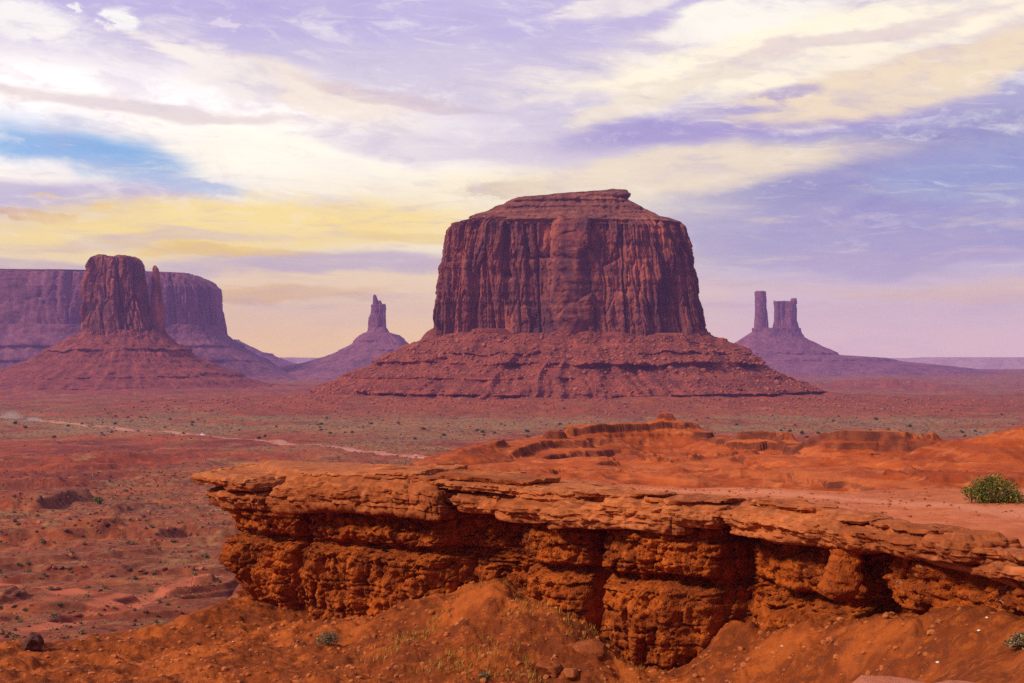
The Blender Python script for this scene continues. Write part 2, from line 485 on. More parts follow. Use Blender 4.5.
# caprock slabs and cliff of the near ledge
def tone(n, c, hgt, P, xyz):
    r_ = n.new('ShaderNodeObjectInfo').outputs['Random']   # every slab weathers to a slightly different tone
    c = n.mix(n.m('MULTIPLY', n.ss(r_, 0.0, 0.5, 0.55, 0.0), 1.0), c, (0.26, 0.060, 0.016))
    c = n.mix(n.ss(r_, 0.6, 1.0, 0.0, 0.40), c, (0.56, 0.175, 0.060))
    scuff = n.noise(P, 3.4, 7, 0.75, 0.6)
    c = n.mix(n.ss(scuff, 0.60, 0.72, 0, 0.55), c, (0.62, 0.26, 0.12))
    c = n.mix(n.ss(scuff, 0.40, 0.30, 0, 0.75), c, (0.10, 0.026, 0.012))
    return c, n.m('ADD', hgt, n.m('MULTIPLY', scuff, 0.8))
M_SLAB = rock_mat('ledge_caprock', (0.47, 0.120, 0.031), (0.23, 0.050, 0.014), (0.64, 0.215, 0.082), scale=0.8, strata=0.5,
                  strata_scale=2.2, bump=0.8, bump_dist=0.08, bump_scale=5.0, patch=(0.15, 0.040, 0.015), patch_amt=0.6, patch_scale=1.1, extra=tone)
def caliche(n, c, hgt, P, xyz):
    w = n.noise(P, 1.7, 6, 0.7, 0.5)
    f = n.m('MULTIPLY', n.ss(w, 0.60, 0.70), n.ss(xyz[2], -9.3, -8.2))
    return n.mix(n.m('MULTIPLY', f, 0.75), c, (0.50, 0.36, 0.30)), hgt
M_WALL = rock_mat('ledge_mudstone', (0.44, 0.086, 0.010), (0.20, 0.036, 0.007), (0.62, 0.155, 0.022), scale=1.1, strata=0.3,
                  strata_scale=2.0, streak=0.5, streak_col=(0.12, 0.026, 0.008), streak_scale=2.2, bump=1.0, bump_dist=0.11, bump_scale=7.0,
                  pits=0.7, extra=caliche)
def soil_extra(n, c, hgt, P, xyz):
    tr = n.attr('track')
    c = n.mix(n.m('MULTIPLY', n.ss(n.m('ADD', tr, n.m('MULTIPLY', n.m('SUBTRACT', n.noise(P, 0.8, 7, 0.7), 0.5), 1.5)), 0.30, 1.0), 0.75), c, (0.56, 0.200, 0.110))
    g_ = n.noise(P, 5.0, 6, 0.75)
    c = n.mix(n.ss(g_, 0.42, 0.28, 0, 0.6), c, (0.24, 0.058, 0.022))
    c = n.mix(n.ss(g_, 0.60, 0.75, 0, 0.5), c, (0.64, 0.27, 0.15))
    c = n.mix(n.m('MULTIPLY', n.attr('bare'), n.ss(n.noise(P, 0.6, 5), 0.30, 0.60, 0.55, 1.0)), c, n.mix(n.ss(n.noise(P, 2.0, 6, 0.65), 0.35, 0.7), (0.24, 0.066, 0.022), (0.44, 0.135, 0.045)))
    return c, hgt
M_TOP = rock_mat('plateau_soil', (0.50, 0.135, 0.055), (0.36, 0.085, 0.030), (0.58, 0.19, 0.085), scale=0.5, bump=0.5, bump_dist=0.05,
                 bump_scale=9.0, extra=soil_extra)

# ground: near soil, badlands, valley soil, scrub, wash, by mask attributes that follow the terrain
def ground_extra(n, c, hgt, P, xyz):
    geo = [q for q in n.t.nodes if q.bl_idname == 'ShaderNodeNewGeometry'][0]
    big = n.noise(P, 0.012, 6, 0.6, 0.5)
    mid = n.noise(P, 0.07, 6, 0.62, 0.3)
    small = n.noise(P, 0.45, 6, 0.65)
    # valley tones
    vc = n.mix(n.ss(big, 0.40, 0.62), (0.19, 0.036, 0.019), (0.31, 0.058, 0.018))
    vc = n.mix(n.ss(mid, 0.52, 0.72, 0, 0.8), vc, (0.44, 0.095, 0.032))
    vc = n.mix(n.ss(mid, 0.46, 0.30, 0, 0.8), vc, (0.13, 0.028, 0.020))
    vc = n.mix(n.ss(small, 0.50, 0.75, 0, 0.5), vc, (0.44, 0.125, 0.042))
    vc = n.mix(n.ss(small, 0.46, 0.28, 0, 0.7), vc, (0.09, 0.022, 0.016))
    dk = n.noise(P, 0.028, 7, 0.68, 0.6)
    vc = n.mix(n.ss(dk, 0.50, 0.62, 0, 0.62), vc, (0.095, 0.026, 0.016))
    gp = n.noise(P, 0.022, 8, 0.72, 0.9)
    vc = n.mix(n.m('MULTIPLY', n.ss(gp, 0.53, 0.66, 0, 0.75), n.ss(small, 0.35, 0.6)), vc, (0.36, 0.22, 0.085))
    veg = n.attr('scrub')
    sage = n.mix(n.ss(small, 0.40, 0.60), (0.135, 0.082, 0.042), (0.32, 0.195, 0.085))
    vmask = n.m('MULTIPLY', veg, n.ss(n.m('ADD', n.noise(P, 0.16, 5, 0.7), n.m('MULTIPLY', n.m('SUBTRACT', small, 0.5), 0.6)), 0.36, 0.54))
    vc = n.mix(n.m('MULTIPLY', vmask, 0.85), vc, sage)
    wash = n.attr('wash')
    vc = n.mix(n.m('MULTIPLY', n.ss(n.m('ADD', wash, n.m('MULTIPLY', n.m('SUBTRACT', small, 0.5), 0.7)), 0.35, 0.75), 0.9), vc, (0.42, 0.105, 0.052))
    vc = n.mix(n.m('MULTIPLY', n.attr('apron'), n.ss(mid, 0.30, 0.62, 0.9, 0.25)), vc, n.mix(n.ss(small, 0.3, 0.7), (0.15, 0.032, 0.020), (0.32, 0.080, 0.040)))
    # badlands
    bad = n.attr('badland')
    bc = n.mix(n.ss(mid, 0.36, 0.64), (0.28, 0.046, 0.011), (0.43, 0.082, 0.017))
    bc = n.mix(n.ss(small, 0.48, 0.72, 0, 0.7), bc, (0.56, 0.165, 0.052))
    bc = n.mix(n.ss(small, 0.46, 0.30, 0, 0.6), bc, (0.22, 0.040, 0.012))
    bst = n.noise(n.comb(n.m('MULTIPLY', xyz[0], 0.02), n.m('MULTIPLY', xyz[1], 0.02), n.m('MULTIPLY', xyz[2], 1.1)), 1.0, 4, 0.6)
    bc = n.mix(n.ss(bst, 0.52, 0.64, 0, 0.6), bc, (0.25, 0.044, 0.016))
    bc = n.mix(n.ss(bst, 0.46, 0.36, 0, 0.5), bc, (0.50, 0.130, 0.042))
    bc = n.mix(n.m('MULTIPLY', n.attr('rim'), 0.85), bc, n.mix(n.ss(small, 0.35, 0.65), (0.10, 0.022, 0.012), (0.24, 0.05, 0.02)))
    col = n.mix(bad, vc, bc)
    # near slope keeps the soil colours c, with dark crusted patches
    near = n.attr('near')
    crust = n.noise(P, 1.3, 8, 0.72, 0.9)
    nc = n.mix(n.ss(crust, 0.49, 0.56, 0, 0.85), c, (0.145, 0.031, 0.008))
    nc = n.mix(n.m('MULTIPLY', n.ss(n.noise(P, 0.28, 5, 0.6), 0.48, 0.62), 0.6), nc, (0.46, 0.105, 0.018))
    nc = n.mix(n.ss(n.noise(P, 9.0, 5, 0.7), 0.58, 0.72, 0, 0.5), nc, (0.44, 0.16, 0.04))
    col = n.mix(near, col, nc)
    col = n.mix(n.attr('shelf'), col, n.mix(n.ss(small, 0.3, 0.7), (0.50, 0.135, 0.065), (0.60, 0.20, 0.105)))
    # steep banks: bare rock, with their shade partly painted into its dark colour
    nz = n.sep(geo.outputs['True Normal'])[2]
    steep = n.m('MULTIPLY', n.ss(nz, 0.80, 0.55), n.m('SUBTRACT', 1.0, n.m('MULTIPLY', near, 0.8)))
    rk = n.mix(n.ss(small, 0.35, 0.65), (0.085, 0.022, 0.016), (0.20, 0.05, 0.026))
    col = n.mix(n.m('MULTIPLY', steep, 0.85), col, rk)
    hgt = n.m('ADD', hgt, n.m('MULTIPLY', small, 1.2))
    return col, hgt
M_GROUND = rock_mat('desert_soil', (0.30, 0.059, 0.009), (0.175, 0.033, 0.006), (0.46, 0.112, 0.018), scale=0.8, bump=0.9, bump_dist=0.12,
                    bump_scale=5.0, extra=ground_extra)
M_ROAD = rock_mat('road_dust', (0.46, 0.19, 0.13), (0.34, 0.11, 0.07), (0.60, 0.30, 0.22), scale=0.05, bump=0.2, bump_dist=0.1, bump_scale=1.0)

# ------------------------------------------------------------------ terrain
RIM = np.array([(192, 72.0), (230, 69.8), (270, 67.6), (350, 65.2), (440, 62.6), (520, 60.0), (590, 57.2), (660, 55.6), (720, 54.0), (790, 51.0),
                (850, 47.8), (900, 45.2), (960, 42.2), (1024, 38.6), (1150, 34.0), (1300, 30.5), (1500, 27.0)], float)
_pxd = np.arange(150, 1501, 2.0)
_Yd = np.interp(_pxd, RIM[:, 0], RIM[:, 1])
_k = np.ones(15) / 15
_Ys = np.convolve(np.pad(_Yd, 7, mode='reflect', reflect_type='odd'), _k, 'valid')
def rimY(px): return np.interp(px, _pxd, _Ys)
def rimP(px):
    px = np.asarray(px, float)
    Y = rimY(px)
    return np.stack([(px - 512) / FPX * Y, Y], -1)
def rimN(px):
    px = np.asarray(px, float)
    t = rimP(px + 12) - rimP(px - 12)
    t /= np.linalg.norm(t, axis=-1, keepdims=True)
    return np.stack([t[..., 1], -t[..., 0]], -1)

FORE = [  # px, py, depth: the soil of the gully under the ledge
    (-120, 668, 54), (0, 659, 58), (100, 654, 61), (200, 627, 65.5), (240, 609, 69), (0, 690, 53), (150, 690, 53), (300, 690, 52),
    (300, 622, 67), (370, 620, 64.5), (440, 600, 62.5), (466, 594, 62.5), (496, 580, 62.9), (505, 592, 60), (550, 616, 58.5), (588, 628, 56.5), (602, 650, 56.5),
    (640, 678, 55.4), (680, 676, 54.6), (705, 664, 54.0), (650, 686, 53.0), (725, 656, 53), (722, 640, 54.5), (738, 656, 52.2), (770, 648, 50.4), (800, 638, 49.4), (850, 626, 47.5), (900, 624, 45.2), (960, 622, 42.2),
    (1024, 628, 38.8), (1100, 634, 36.3), (520, 608, 60.2), (560, 618, 59.0), (400, 640, 58), (480, 622, 57), (440, 690, 51.5), (580, 690, 51.5), (700, 690, 49.5), (850, 690, 44), (770, 664, 48.6), (810, 656, 47.3),
    (870, 650, 44.5), (960, 648, 40), (1024, 655, 36), (1100, 690, 31), (680, 680, 56.8), (640, 682, 57.5), (550, 622, 60.5), (780, 640, 54), (860, 628, 51), (920, 626, 48), (980, 626, 44.5), (1040, 632, 41.5), (350, 625, 67.5), (400, 618, 66)]
fx, fy, fz = (np.array(v) for v in zip(*[tuple(float(q) for q in pix(*f)) for f in FORE]))
EXTRA = [(-60, 40, -14.5), (-40, 30, -12.5), (-25, 22, -10.5), (0, 22, -11.0), (10, 30, -12.2), (-10, 40, -13.8), (18, 22, -8.6), (-90, 60, -16), (0, 12, -6.5), (-8, 10, -5.5),
         (-5, 76, -14.5), (10, 68, -13.5), (25, 62, -12.5), (40, 60, -12.5), (40, 40, -10.5), (20, 12, -4), (0, 0, -1.75), (5, -5, -1.75), (-5, -5, -1.75), (0, 3.0, -1.9), (30, 10, -4), (60, 60, -12), (-30, 0, -2), (30, -20, -2)]
fx = np.concatenate([fx, [e[0] for e in EXTRA]]); fy = np.concatenate([fy, [e[1] for e in EXTRA]]); fz = np.concatenate([fz, [e[2] for e in EXTRA]])
def _tpsk(d2): return 0.5 * d2 * np.log(d2 + 1e-9)
_n = len(fx)
_K = _tpsk((fx[:, None] - fx[None]) ** 2 + (fy[:, None] - fy[None]) ** 2) + np.eye(_n) * 0.15
_Q = np.stack([np.ones(_n), fx, fy], 1)
_A = np.block([[_K, _Q], [_Q.T, np.zeros((3, 3))]])
_wt = np.linalg.solve(_A, np.concatenate([fz, np.zeros(3)]))
def fore_z(x, y):
    z = _wt[_n] + _wt[_n + 1] * x + _wt[_n + 2] * y
    for i in range(_n):
        z = z + _wt[i] * _tpsk((x - fx[i]) ** 2 + (y - fy[i]) ** 2)
    return np.clip(z, -17.0, -1.7)

BENCH = np.array([(-60, 48), (-27, 58.0), (-22.5, 61.5), (-18.2, 65.8), (-15.5, 69.5), (-11, 72.5), (0, 71), (12, 66), (30, 64), (60, 62), (200, 60), (250, -150), (-250, -150), (-160, 20)], float)
def poly_outside(x, y, P):
    """distance outside a closed polygon (0 inside)"""
    d = np.full(x.shape, 1e9)
    inside = np.zeros(x.shape, bool)
    for i in range(len(P)):
        a, b = P[i], P[(i + 1) % len(P)]
        ex, ey = b - a
        t = np.clip(((x - a[0]) * ex + (y - a[1]) * ey) / (ex * ex + ey * ey), 0, 1)
        d = np.minimum(d, np.hypot(x - a[0] - t * ex, y - a[1] - t * ey))
        c = (a[1] > y) != (b[1] > y)
        inside ^= c & (x < (b[0] - a[0]) * (y - a[1]) / (b[1] - a[1] + 1e-12) + a[0])
    return np.where(inside, 0.0, d)

def seg_ridge(x, y, pts):
    """crest height and distance to the nearest point of a crest polyline, and signed side (negative = nearer the camera)"""
    P = np.array([[float(q) for q in pix(*p)] for p in pts])
    best = np.full(x.shape, 1e9); zc = np.zeros(x.shape); sd_ = np.zeros(x.shape); run = 0.0
    for i in range(len(P) - 1):
        a, b = P[i], P[i + 1]
        ex, ey = b[0] - a[0], b[1] - a[1]
        L2 = ex * ex + ey * ey
        t = np.clip(((x - a[0]) * ex + (y - a[1]) * ey) / L2, 0, 1)
        d = np.hypot(x - a[0] - t * ex, y - a[1] - t * ey)
        m = d < best
        best = np.where(m, d, best)
        zc = np.where(m, a[2] + t * (b[2] - a[2]), zc)
        cr = ex * (y - a[1]) - ey * (x - a[0])
        sd_ = np.where(m, run + t * math.sqrt(L2), sd_)
        run += math.sqrt(L2)
    return zc, best, sd_

BAD = [  # crest, flat half-width, slope, height of a vertical rim
    ([(425, 470, 150), (461, 455, 165), (492, 447, 180), (540, 441, 198), (574, 431, 212)], 1.0, 0.42, 0.0),
    ([(576, 428, 214), (620, 427.5, 221), (645, 426, 224), (668, 427, 226), (690, 431, 225), (702, 435, 222)], 2.2, 0.46, 1.3),
    ([(652, 424, 226), (665, 416.5, 227), (678, 424, 226)], 0.4, 0.42, 0.25),
    ([(706, 440, 212), (726, 442, 205), (744, 434, 200), (760, 432, 200), (781, 436, 198), (796, 447, 192)], 1.0, 0.46, 0.5),
    ([(796, 452, 185), (824, 440, 181), (848, 435, 178), (885, 436, 176), (902, 441, 174), (940, 443, 172), (985, 446, 168), (1030, 446, 163)], 1.6, 0.46, 1.1),
    ([(955, 448, 150), (985, 441, 146), (1024, 430, 142), (1100, 419, 140), (1300, 412, 140)], 2.0, 0.42, 0.3),
    ([(470, 474, 132), (540, 468, 142), (640, 463, 152), (720, 460, 158), (800, 466, 142), (880, 462, 136), (960, 470, 122), (1060, 474, 112)], 2.0, 0.26, 0.0),
    ([(560, 486, 112), (700, 481, 116), (800, 478, 116), (900, 478, 108), (1024, 484, 98)], 3.0, 0.22, 0.0),
]
PEDX = np.array([(4, 100), (14, 88), (30, 80), (70, 80), (260, 90), (260, 180), (90, 190), (55, 200), (30, 205), (16, 185), (0, 150), (-8, 130)], float)
SCARPS = [  # low banks in the valley on the left: crest pixels on the valley floor, height, length of the back slope
    ([(-40, 466), (0, 467), (36, 471)], 5.0, 60), ([(40, 473), (76, 476)], 4.0, 40), ([(-40, 487), (10, 489), (70, 494)], 4.5, 50),
    ([(34, 512), (60, 505), (98, 501)], 4.5, 40), ([(90, 513), (118, 514)], 2.0, 25), ([(40, 466), (95, 470)], 2.2, 40),
    ([(-20, 545), (60, 544), (128, 541)], 3.2, 25), ([(150, 545), (188, 538), (225, 546)], 3.0, 30), ([(70, 462), (130, 466)], 2.0, 40),
    ([(80, 569), (130, 570)], 1.2, 14), ([(-30, 601), (10, 600)], 1.0, 10), ([(190, 585), (215, 584)], 1.6, 8)]

VALY = np.array([(0, -30), (100, -33), (150, -36), (250, -43), (437, -50), (650, -55), (900, -59), (1700, -62), (2300, -76), (3000, -78), (5000, -68), (7500, -62), (20000, -62)], float)
def valley_base(r): return np.interp(r, VALY[:, 0], VALY[:, 1])
def px_to_valley(px, py):
    """point of the smooth valley floor seen at a pixel"""
    Y = np.linspace(90, 7000, 14000)
    x, y, z = pix(px, py, Y)
    zz = valley_base(np.hypot(x, y))
    i = np.argmax(z < zz)
    return float(x[i]), float(Y[i]), float(zz[i])

def polyline_dist(x, y, pts):
    best = np.full(x.shape, 1e9); sgn = np.zeros(x.shape); along = np.zeros(x.shape)
    for i in range(len(pts) - 1):
        a, b = pts[i], pts[i + 1]
        ex, ey = b[0] - a[0], b[1] - a[1]
        t = np.clip(((x - a[0]) * ex + (y - a[1]) * ey) / (ex * ex + ey * ey), 0, 1)
        d = np.hypot(x - a[0] - t * ex, y - a[1] - t * ey)
        m = d < best
        best = np.where(m, d, best)
        sgn = np.where(m, np.sign(ex * (y - a[1]) - ey * (x - a[0])), sgn)
        along = np.where(m, (i + t) / (len(pts) - 1), along)
    return best, sgn, along

WASHES = [([(-20, 642), (40, 628), (90, 612), (125, 600), (165, 588), (205, 577)], 2.6), ([(-20, 585), (30, 588), (70, 596)], 2.0)]
FLATH = [  # low hills far right and left on the valley floor: crest, slope
    ([(800, 385, 3000), (850, 379.5, 3050), (888, 377.5, 3080), (930, 382, 3050), (960, 386, 3000)], 6.0, 0.22),
    ([(925, 391, 2500), (955, 387.5, 2500), (975, 391, 2480)], 5.0, 0.4),
    ([(935, 403, 1900), (965, 396, 1950), (1040, 392.5, 1980), (1150, 392, 2000)], 8.0, 0.38),
    ([(880, 395, 2200), (930, 396, 2150), (1000, 400, 2000)], 5.0, 0.3),
    ([(815, 396, 1650), (870, 402, 1600), (940, 408, 1480), (1020, 414.5, 1330), (1120, 421, 1180)], 12.0, 0.075),
    ([(165, 398, 1900), (230, 395, 1850), (300, 394, 1750), (340, 396, 1650)], 10.0, 0.12),
]

SHELF = np.array([(6.0, 20.4), (7.6, 19.9), (8.9, 19.9), (12, 19.6), (40, 19), (40, 6), (9, 6), (6.3, 12), (5.2, 18)], float)
def ground(x, y):
    """height of the ground and its soil masks"""
    x = np.asarray(x, float); y = np.asarray(y, float)
    r = np.hypot(x, y)
    z = valley_base(r)
    scrub = np.full(x.shape, 0.0); badm = np.zeros(x.shape); near = np.zeros(x.shape); wash = np.zeros(x.shape); apron = np.zeros(x.shape); rim = np.zeros(x.shape)
    amp = np.interp(r, [60, 200, 600, 1500, 4000], [0.7, 1.2, 1.8, 2.6, 6.0])
    z = z + amp * fbm(x / 42.0, y / 42.0, 0.3, 4) + np.interp(r, [0, 300, 1500, 6000], [0, .5, 1.5, 7]) * fbm(x / 230.0, y / 230.0, 4.3, 3)
    mid = (r > 100) & (r < 900)
    if mid.any():
        xm, ym = x[mid], y[mid]
        zz = 0.7 * np.clip(ridged(xm / 26.0, ym / 26.0, 2.2, 4), -0.2, 1)
        z[mid] += zz * sstep(r[mid], 100, 180) * (1 - sstep(r[mid], 600, 900))
        # stepped mud banks: level beds eroded into many low ledges
        H = 3.4 * fbm(xm / 75.0, ym / 48.0, 9.1, 4) + 0.8 * perlin(xm / 16.0, ym / 12.0, 3.1)
        q = H / 1.15; tf = q - np.floor(q)
        z[mid] += (0.5 * H + 1.15 * 1.25 * (sstep(tf, 0.42, 0.60) - tf)) * sstep(r[mid], 110, 190) * (1 - sstep(r[mid], 650, 900))
    for pts, hh, back in SCARPS:
        q = [px_to_valley(*p) for p in pts]
        qx, qy = np.mean([p[0] for p in q]), np.mean([p[1] for p in q])
        ext = max(np.hypot(p[0] - qx, p[1] - qy) for p in q) + back * 4
        m = np.hypot(x - qx, y - qy) < ext
        if not m.any(): continue
        d, s, al = polyline_dist(x[m], y[m], q)
        d = d * s + 2.5 * perlin(x[m] / 9, y[m] / 9, 1.7)
        endf = sstep(al, 0, 0.12) * (1 - sstep(al, 0.88, 1.0)) + 0.15
        prof = np.where(d > 0, np.exp(-(d / back) ** 2), sstep(d, -2.6, 0.0)) * endf
        lat = 1.0
        z[m] += 0.75 * hh * prof * lat
    for pts, flat, slope in FLATH:
        P = np.array([[float(q) for q in pix(*p)] for p in pts])
        m = (np.hypot(x - P[:, 0].mean(), y - P[:, 1].mean()) < 1500) & (r > 1000)
        if not m.any(): continue
        zc, d, s = seg_ridge(x[m], y[m], pts)
        d = d * (1 + 0.5 * perlin(x[m] / 60, y[m] / 60, 8.8))
        hf_ = zc - slope * np.maximum(0, d - flat) + 2.0 * fbm(x[m] / 40, y[m] / 40, 1.1, 3)
        tq = hf_ / 5.0; tf = tq - np.floor(tq)
        hf_ = hf_ + 3.5 * (sstep(tf, 0.3, 0.6) - tf)
        apron[m] = np.where(hf_ > z[m], np.maximum(apron[m], 0.9), apron[m])
        z[m] = np.maximum(z[m], hf_)
    # gullied aprons round the feet of the two nearest buttes
    for ax, ay, rad0, ztop, sl, kx, fan in ((87.0, 1650.0, 270.0, -58.5, 0.014, 1.3, 8.0), (-853.0, 2600.0, 400.0, -74.5, 0.016, 1.1, 9.0)):
        m = (np.hypot((x - ax) / kx, y - ay) < rad0 + 420) & (r > 500)
        if m.any():
            d = np.hypot((x[m] - ax) / kx, y[m] - ay)
            an = np.arctan2(y[m] - ay, (x[m] - ax) / kx)
            gl = ridged(np.cos(an) * rad0 / 45, np.sin(an) * rad0 / 45, d / 500.0, 4) * 4.0 * (1 - sstep(d, rad0 + 120, rad0 + 300)) + 3.0 * fbm(x[m] / 70, y[m] / 70, 6.0, 3)
            h = ztop - sl * (d - rad0) + fan * np.exp(-np.maximum(d - rad0, 0) / (rad0 * 0.18)) + gl + 1.2 * fbm(x[m] / 18, y[m] / 18, 3.0, 3)
            up = h > z[m]
            z[m] = np.maximum(z[m], h)
            apron[m] = np.maximum(apron[m], np.where(up, sstep(h - z[m] + 2, 0, 2) * (1 - sstep(d, rad0 + 110, rad0 + 330)), 0))
    # wash
    for pts, wdt in WASHES:
        q = [px_to_valley(*p) for p in pts]
        m = (r < 420) & (r > 90)
        if m.any():
            d, s, al = polyline_dist(x[m], y[m], q)
            d = d + 2.0 * perlin(x[m] / 14, y[m] / 14, 5.5)
            wv = np.exp(-(d / (wdt * 1.6)) ** 2)
            wash[m] = np.maximum(wash[m], wv)
            z[m] -= 0.5 * wv
    # scrub cover: bands of sage
    scrub = sstep(fbm(x / 160.0, y / 300.0, 6.6, 3), -0.25, 0.25) * np.interp(r, [100, 300, 500, 800, 1300, 1500, 4000], [0.22, 0.28, 0.40, 0.75, 0.8, 0.5, 0.6])
    band = sstep(r, 900, 1020) * (1 - sstep(r, 1230, 1400)) * sstep(fbm(x / 240.0, y / 130.0, 2.6, 3), -0.30, 0.05)
    scrub0 = 0
    scrub = np.maximum(np.where(r > 900, np.maximum(scrub, 0.3 * sstep(r, 900, 1100)), scrub), band) * (1 - 0.6 * apron)
    # near bench and the gully under the ledge
    nm = r < 330
    if nm.any():
        xn, yn = x[nm], y[nm]
        d = poly_outside(xn, yn, BENCH)
        d = np.maximum(0, d + 1.2 * perlin(xn / 7, yn / 7, 0.9) * sstep(d, 0, 4))
        zf = fore_z(xn, yn)
        rough = 0.26 * fbm(xn / 2.2, yn / 2.2, 0.2, 5) + 0.35 * fbm(xn / 7.0, yn / 7.0, 3.3, 3) + 0.09 * fbm(xn / 0.45, yn / 0.45, 1.2, 4) + 0.15 * ridged(xn / 1.1, yn / 1.3, 8.2, 4) + 0.10 * np.tanh(5 * perlin(xn / 1.3, yn / 1.3, 6.2))
        rill = 0.22 * ridged(xn / 2.4 + yn * 0.18, yn / 7.0, 5.5, 3) * sstep(xn, -14, -4)
        zf = zf + (rough + rill) * sstep(r[nm], 6, 25)
        drop = 0.66 * d - 2.2 * (1 - np.exp(-d / 4.0))
        zb = zf - np.maximum(0, drop)
        k = 1.5
        hi = np.maximum(z[nm], zb)
        z[nm] = hi
        near[nm] = sstep(zb - np.where(hi > zb, hi, hi - 1.0), -0.6, 0.4) * (1 - sstep(d, 6, 30))
    # the shelf of bare soil just below the viewpoint on the right
    sh = np.zeros(x.shape)
    sm_ = r < 45
    if sm_.any():
        d = poly_outside(x[sm_], y[sm_], SHELF) + 0.25 * perlin(x[sm_] / 1.1, y[sm_] / 1.1, 2.2)
        zs = -5.32 - 0.95 * np.maximum(0, d) + 0.06 * fbm(x[sm_] / 1.2, y[sm_] / 1.2, 0.7, 4) - 0.06 * np.maximum(0, 20 - y[sm_]) * 0
        u = zs > z[sm_]
        sh[sm_] = np.where(u, 1 - sstep(d, 0.5, 1.6), 0)
        z[sm_] = np.maximum(z[sm_], zs)
    # badlands
    bm = (x > -25) & (x < 320) & (y > 60) & (y < 330)
    if bm.any():
        xb, yb = x[bm], y[bm]
        g = ridged(xb / 19.0 + 0.25 * perlin(xb / 9, yb / 9, 2), yb / 26.0, 1.9, 4)
        g2 = fbm(xb / 6.0, yb / 7.5, 3.9, 4)
        ped = -13.4 - 3.6 * sstep(yb, 118, 190) - 0.62 * poly_outside(xb, yb, PEDX) * (1 + 0.25 * g) + 0.8 * g + 0.35 * g2
        hb = ped; rmk = np.zeros(xb.shape)
        for pts, flat, slope, rimh in BAD:
            zc, d, s = seg_ridge(xb, yb, pts)
            d = d + 0.5 * g2
            sp = ridged(s / 15.0 + 0.35 * perlin(xb / 11, yb / 11, 3.3), d / 60.0, zc[:1].mean(), 3)
            dd = np.maximum(0, d - flat)
            spur = sp * sstep(dd, 0.5, 9.0) * np.minimum(dd, 22) * 0.30
            h = zc - 0.80 * rimh * sstep(d, flat, flat + 0.9) - slope * dd - 0.35 * np.maximum(0, dd - 14) + slope * spur + (0.35 * g2) * sstep(d, 0, 6)
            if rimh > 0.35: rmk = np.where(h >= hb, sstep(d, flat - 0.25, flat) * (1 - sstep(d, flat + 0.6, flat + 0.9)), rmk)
            else: rmk = np.where(h > hb, 0, rmk)
            hb = np.maximum(hb, h)
        wx = 2.2 * perlin(xb / 12, yb / 12, 5.0)
        hb = hb + 0.20 * g2 + 0.18 * fbm(xb / 1.8, yb / 1.8, 1.9, 4) + 1.15 * (ridged((xb + wx) / 10.5, (yb - wx) / 15.0, 4.4, 3) - 0.25) + 0.30 * ridged((xb + wx) / 3.6, yb / 5.0, 7.4, 3)
        tq = (hb + 0.5 * perlin(xb / 15, yb / 15, 1.2)) / 1.5      # level beds weather into low steps
        tf = tq - np.floor(tq)
        hb = hb + (0.45 + 0.35 * sstep(yb, 135, 175)) * 1.5 * (sstep(tf, 0.34, 0.60) - tf) * sstep(perlin(xb / 22, yb / 22, 8.2), -0.25, 0.2)
        zz = z[bm]
        up = hb > zz
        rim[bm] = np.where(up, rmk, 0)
        badm[bm] = np.where(up, sstep(hb - zz, -0.5, 4.0) * sstep(xb + 0.12 * (yb - 80), -12, 2), badm[bm])
        near[bm] = np.where(up, np.minimum(near[bm], 1 - badm[bm]), near[bm])
        z[bm] = np.maximum(zz, hb)
    return z, dict(scrub=scrub, badland=badm, near=near, wash=wash, shelf=sh, apron=apron, rim=rim)

# one sheet, rings round the viewpoint out to the horizon
fine = np.radians(np.arange(-26.0, 26.001, 0.062))
side = np.radians(26 + 308 * (np.linspace(0, 1, 150)[1:-1]))
azs = np.concatenate([fine, side])
rads = [0.6]
while rads[-1] < 8200:
    q = rads[-1]
    rads.append(q * 1.05 if q < 40 else q + 0.13 if q < 76 else q * 1.0032 if q < 135 else q * 1.0020 if q < 240 else q * 1.0035 if q < 300 else q * 1.0062 if q < 2500 else q * 1.02)
rads = np.array(rads)
AA, RR = np.meshgrid(azs, rads)
gx, gy = (np.sin(AA) * RR).ravel(), (np.cos(AA) * RR).ravel()
gz, gm = ground(gx, gy)
nf = grid_faces(len(rads), len(azs), closed=True, flip=False)
gv = np.stack([gx, gy, gz], 1)
# close the middle
ci = len(gv)
gv = np.concatenate([gv, [[0, 0, gz[:len(azs)].mean()]]])
tri = np.stack([np.full(len(azs), ci), (np.arange(len(azs)) + 1) % len(azs), np.arange(len(azs))], 1)
for kk in gm: gm[kk] = np.concatenate([gm[kk], [gm[kk][0]]])
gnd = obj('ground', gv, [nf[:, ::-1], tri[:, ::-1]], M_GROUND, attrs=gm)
tag(gnd, kind='structure')
def gz_at(x, y):
    return float(ground(np.array([float(x)]), np.array([float(y)]))[0][0])
def hit_ground(px, py, y0=90, y1=3500):
    Y = np.geomspace(y0, y1, 900)
    x, y, z = pix(px, py, Y)
    g = ground(x, Y)[0]
    b = z < g
    if not b.any(): return None
    i = int(np.argmax(b))
    return float(x[i]), float(Y[i]), float(g[i])

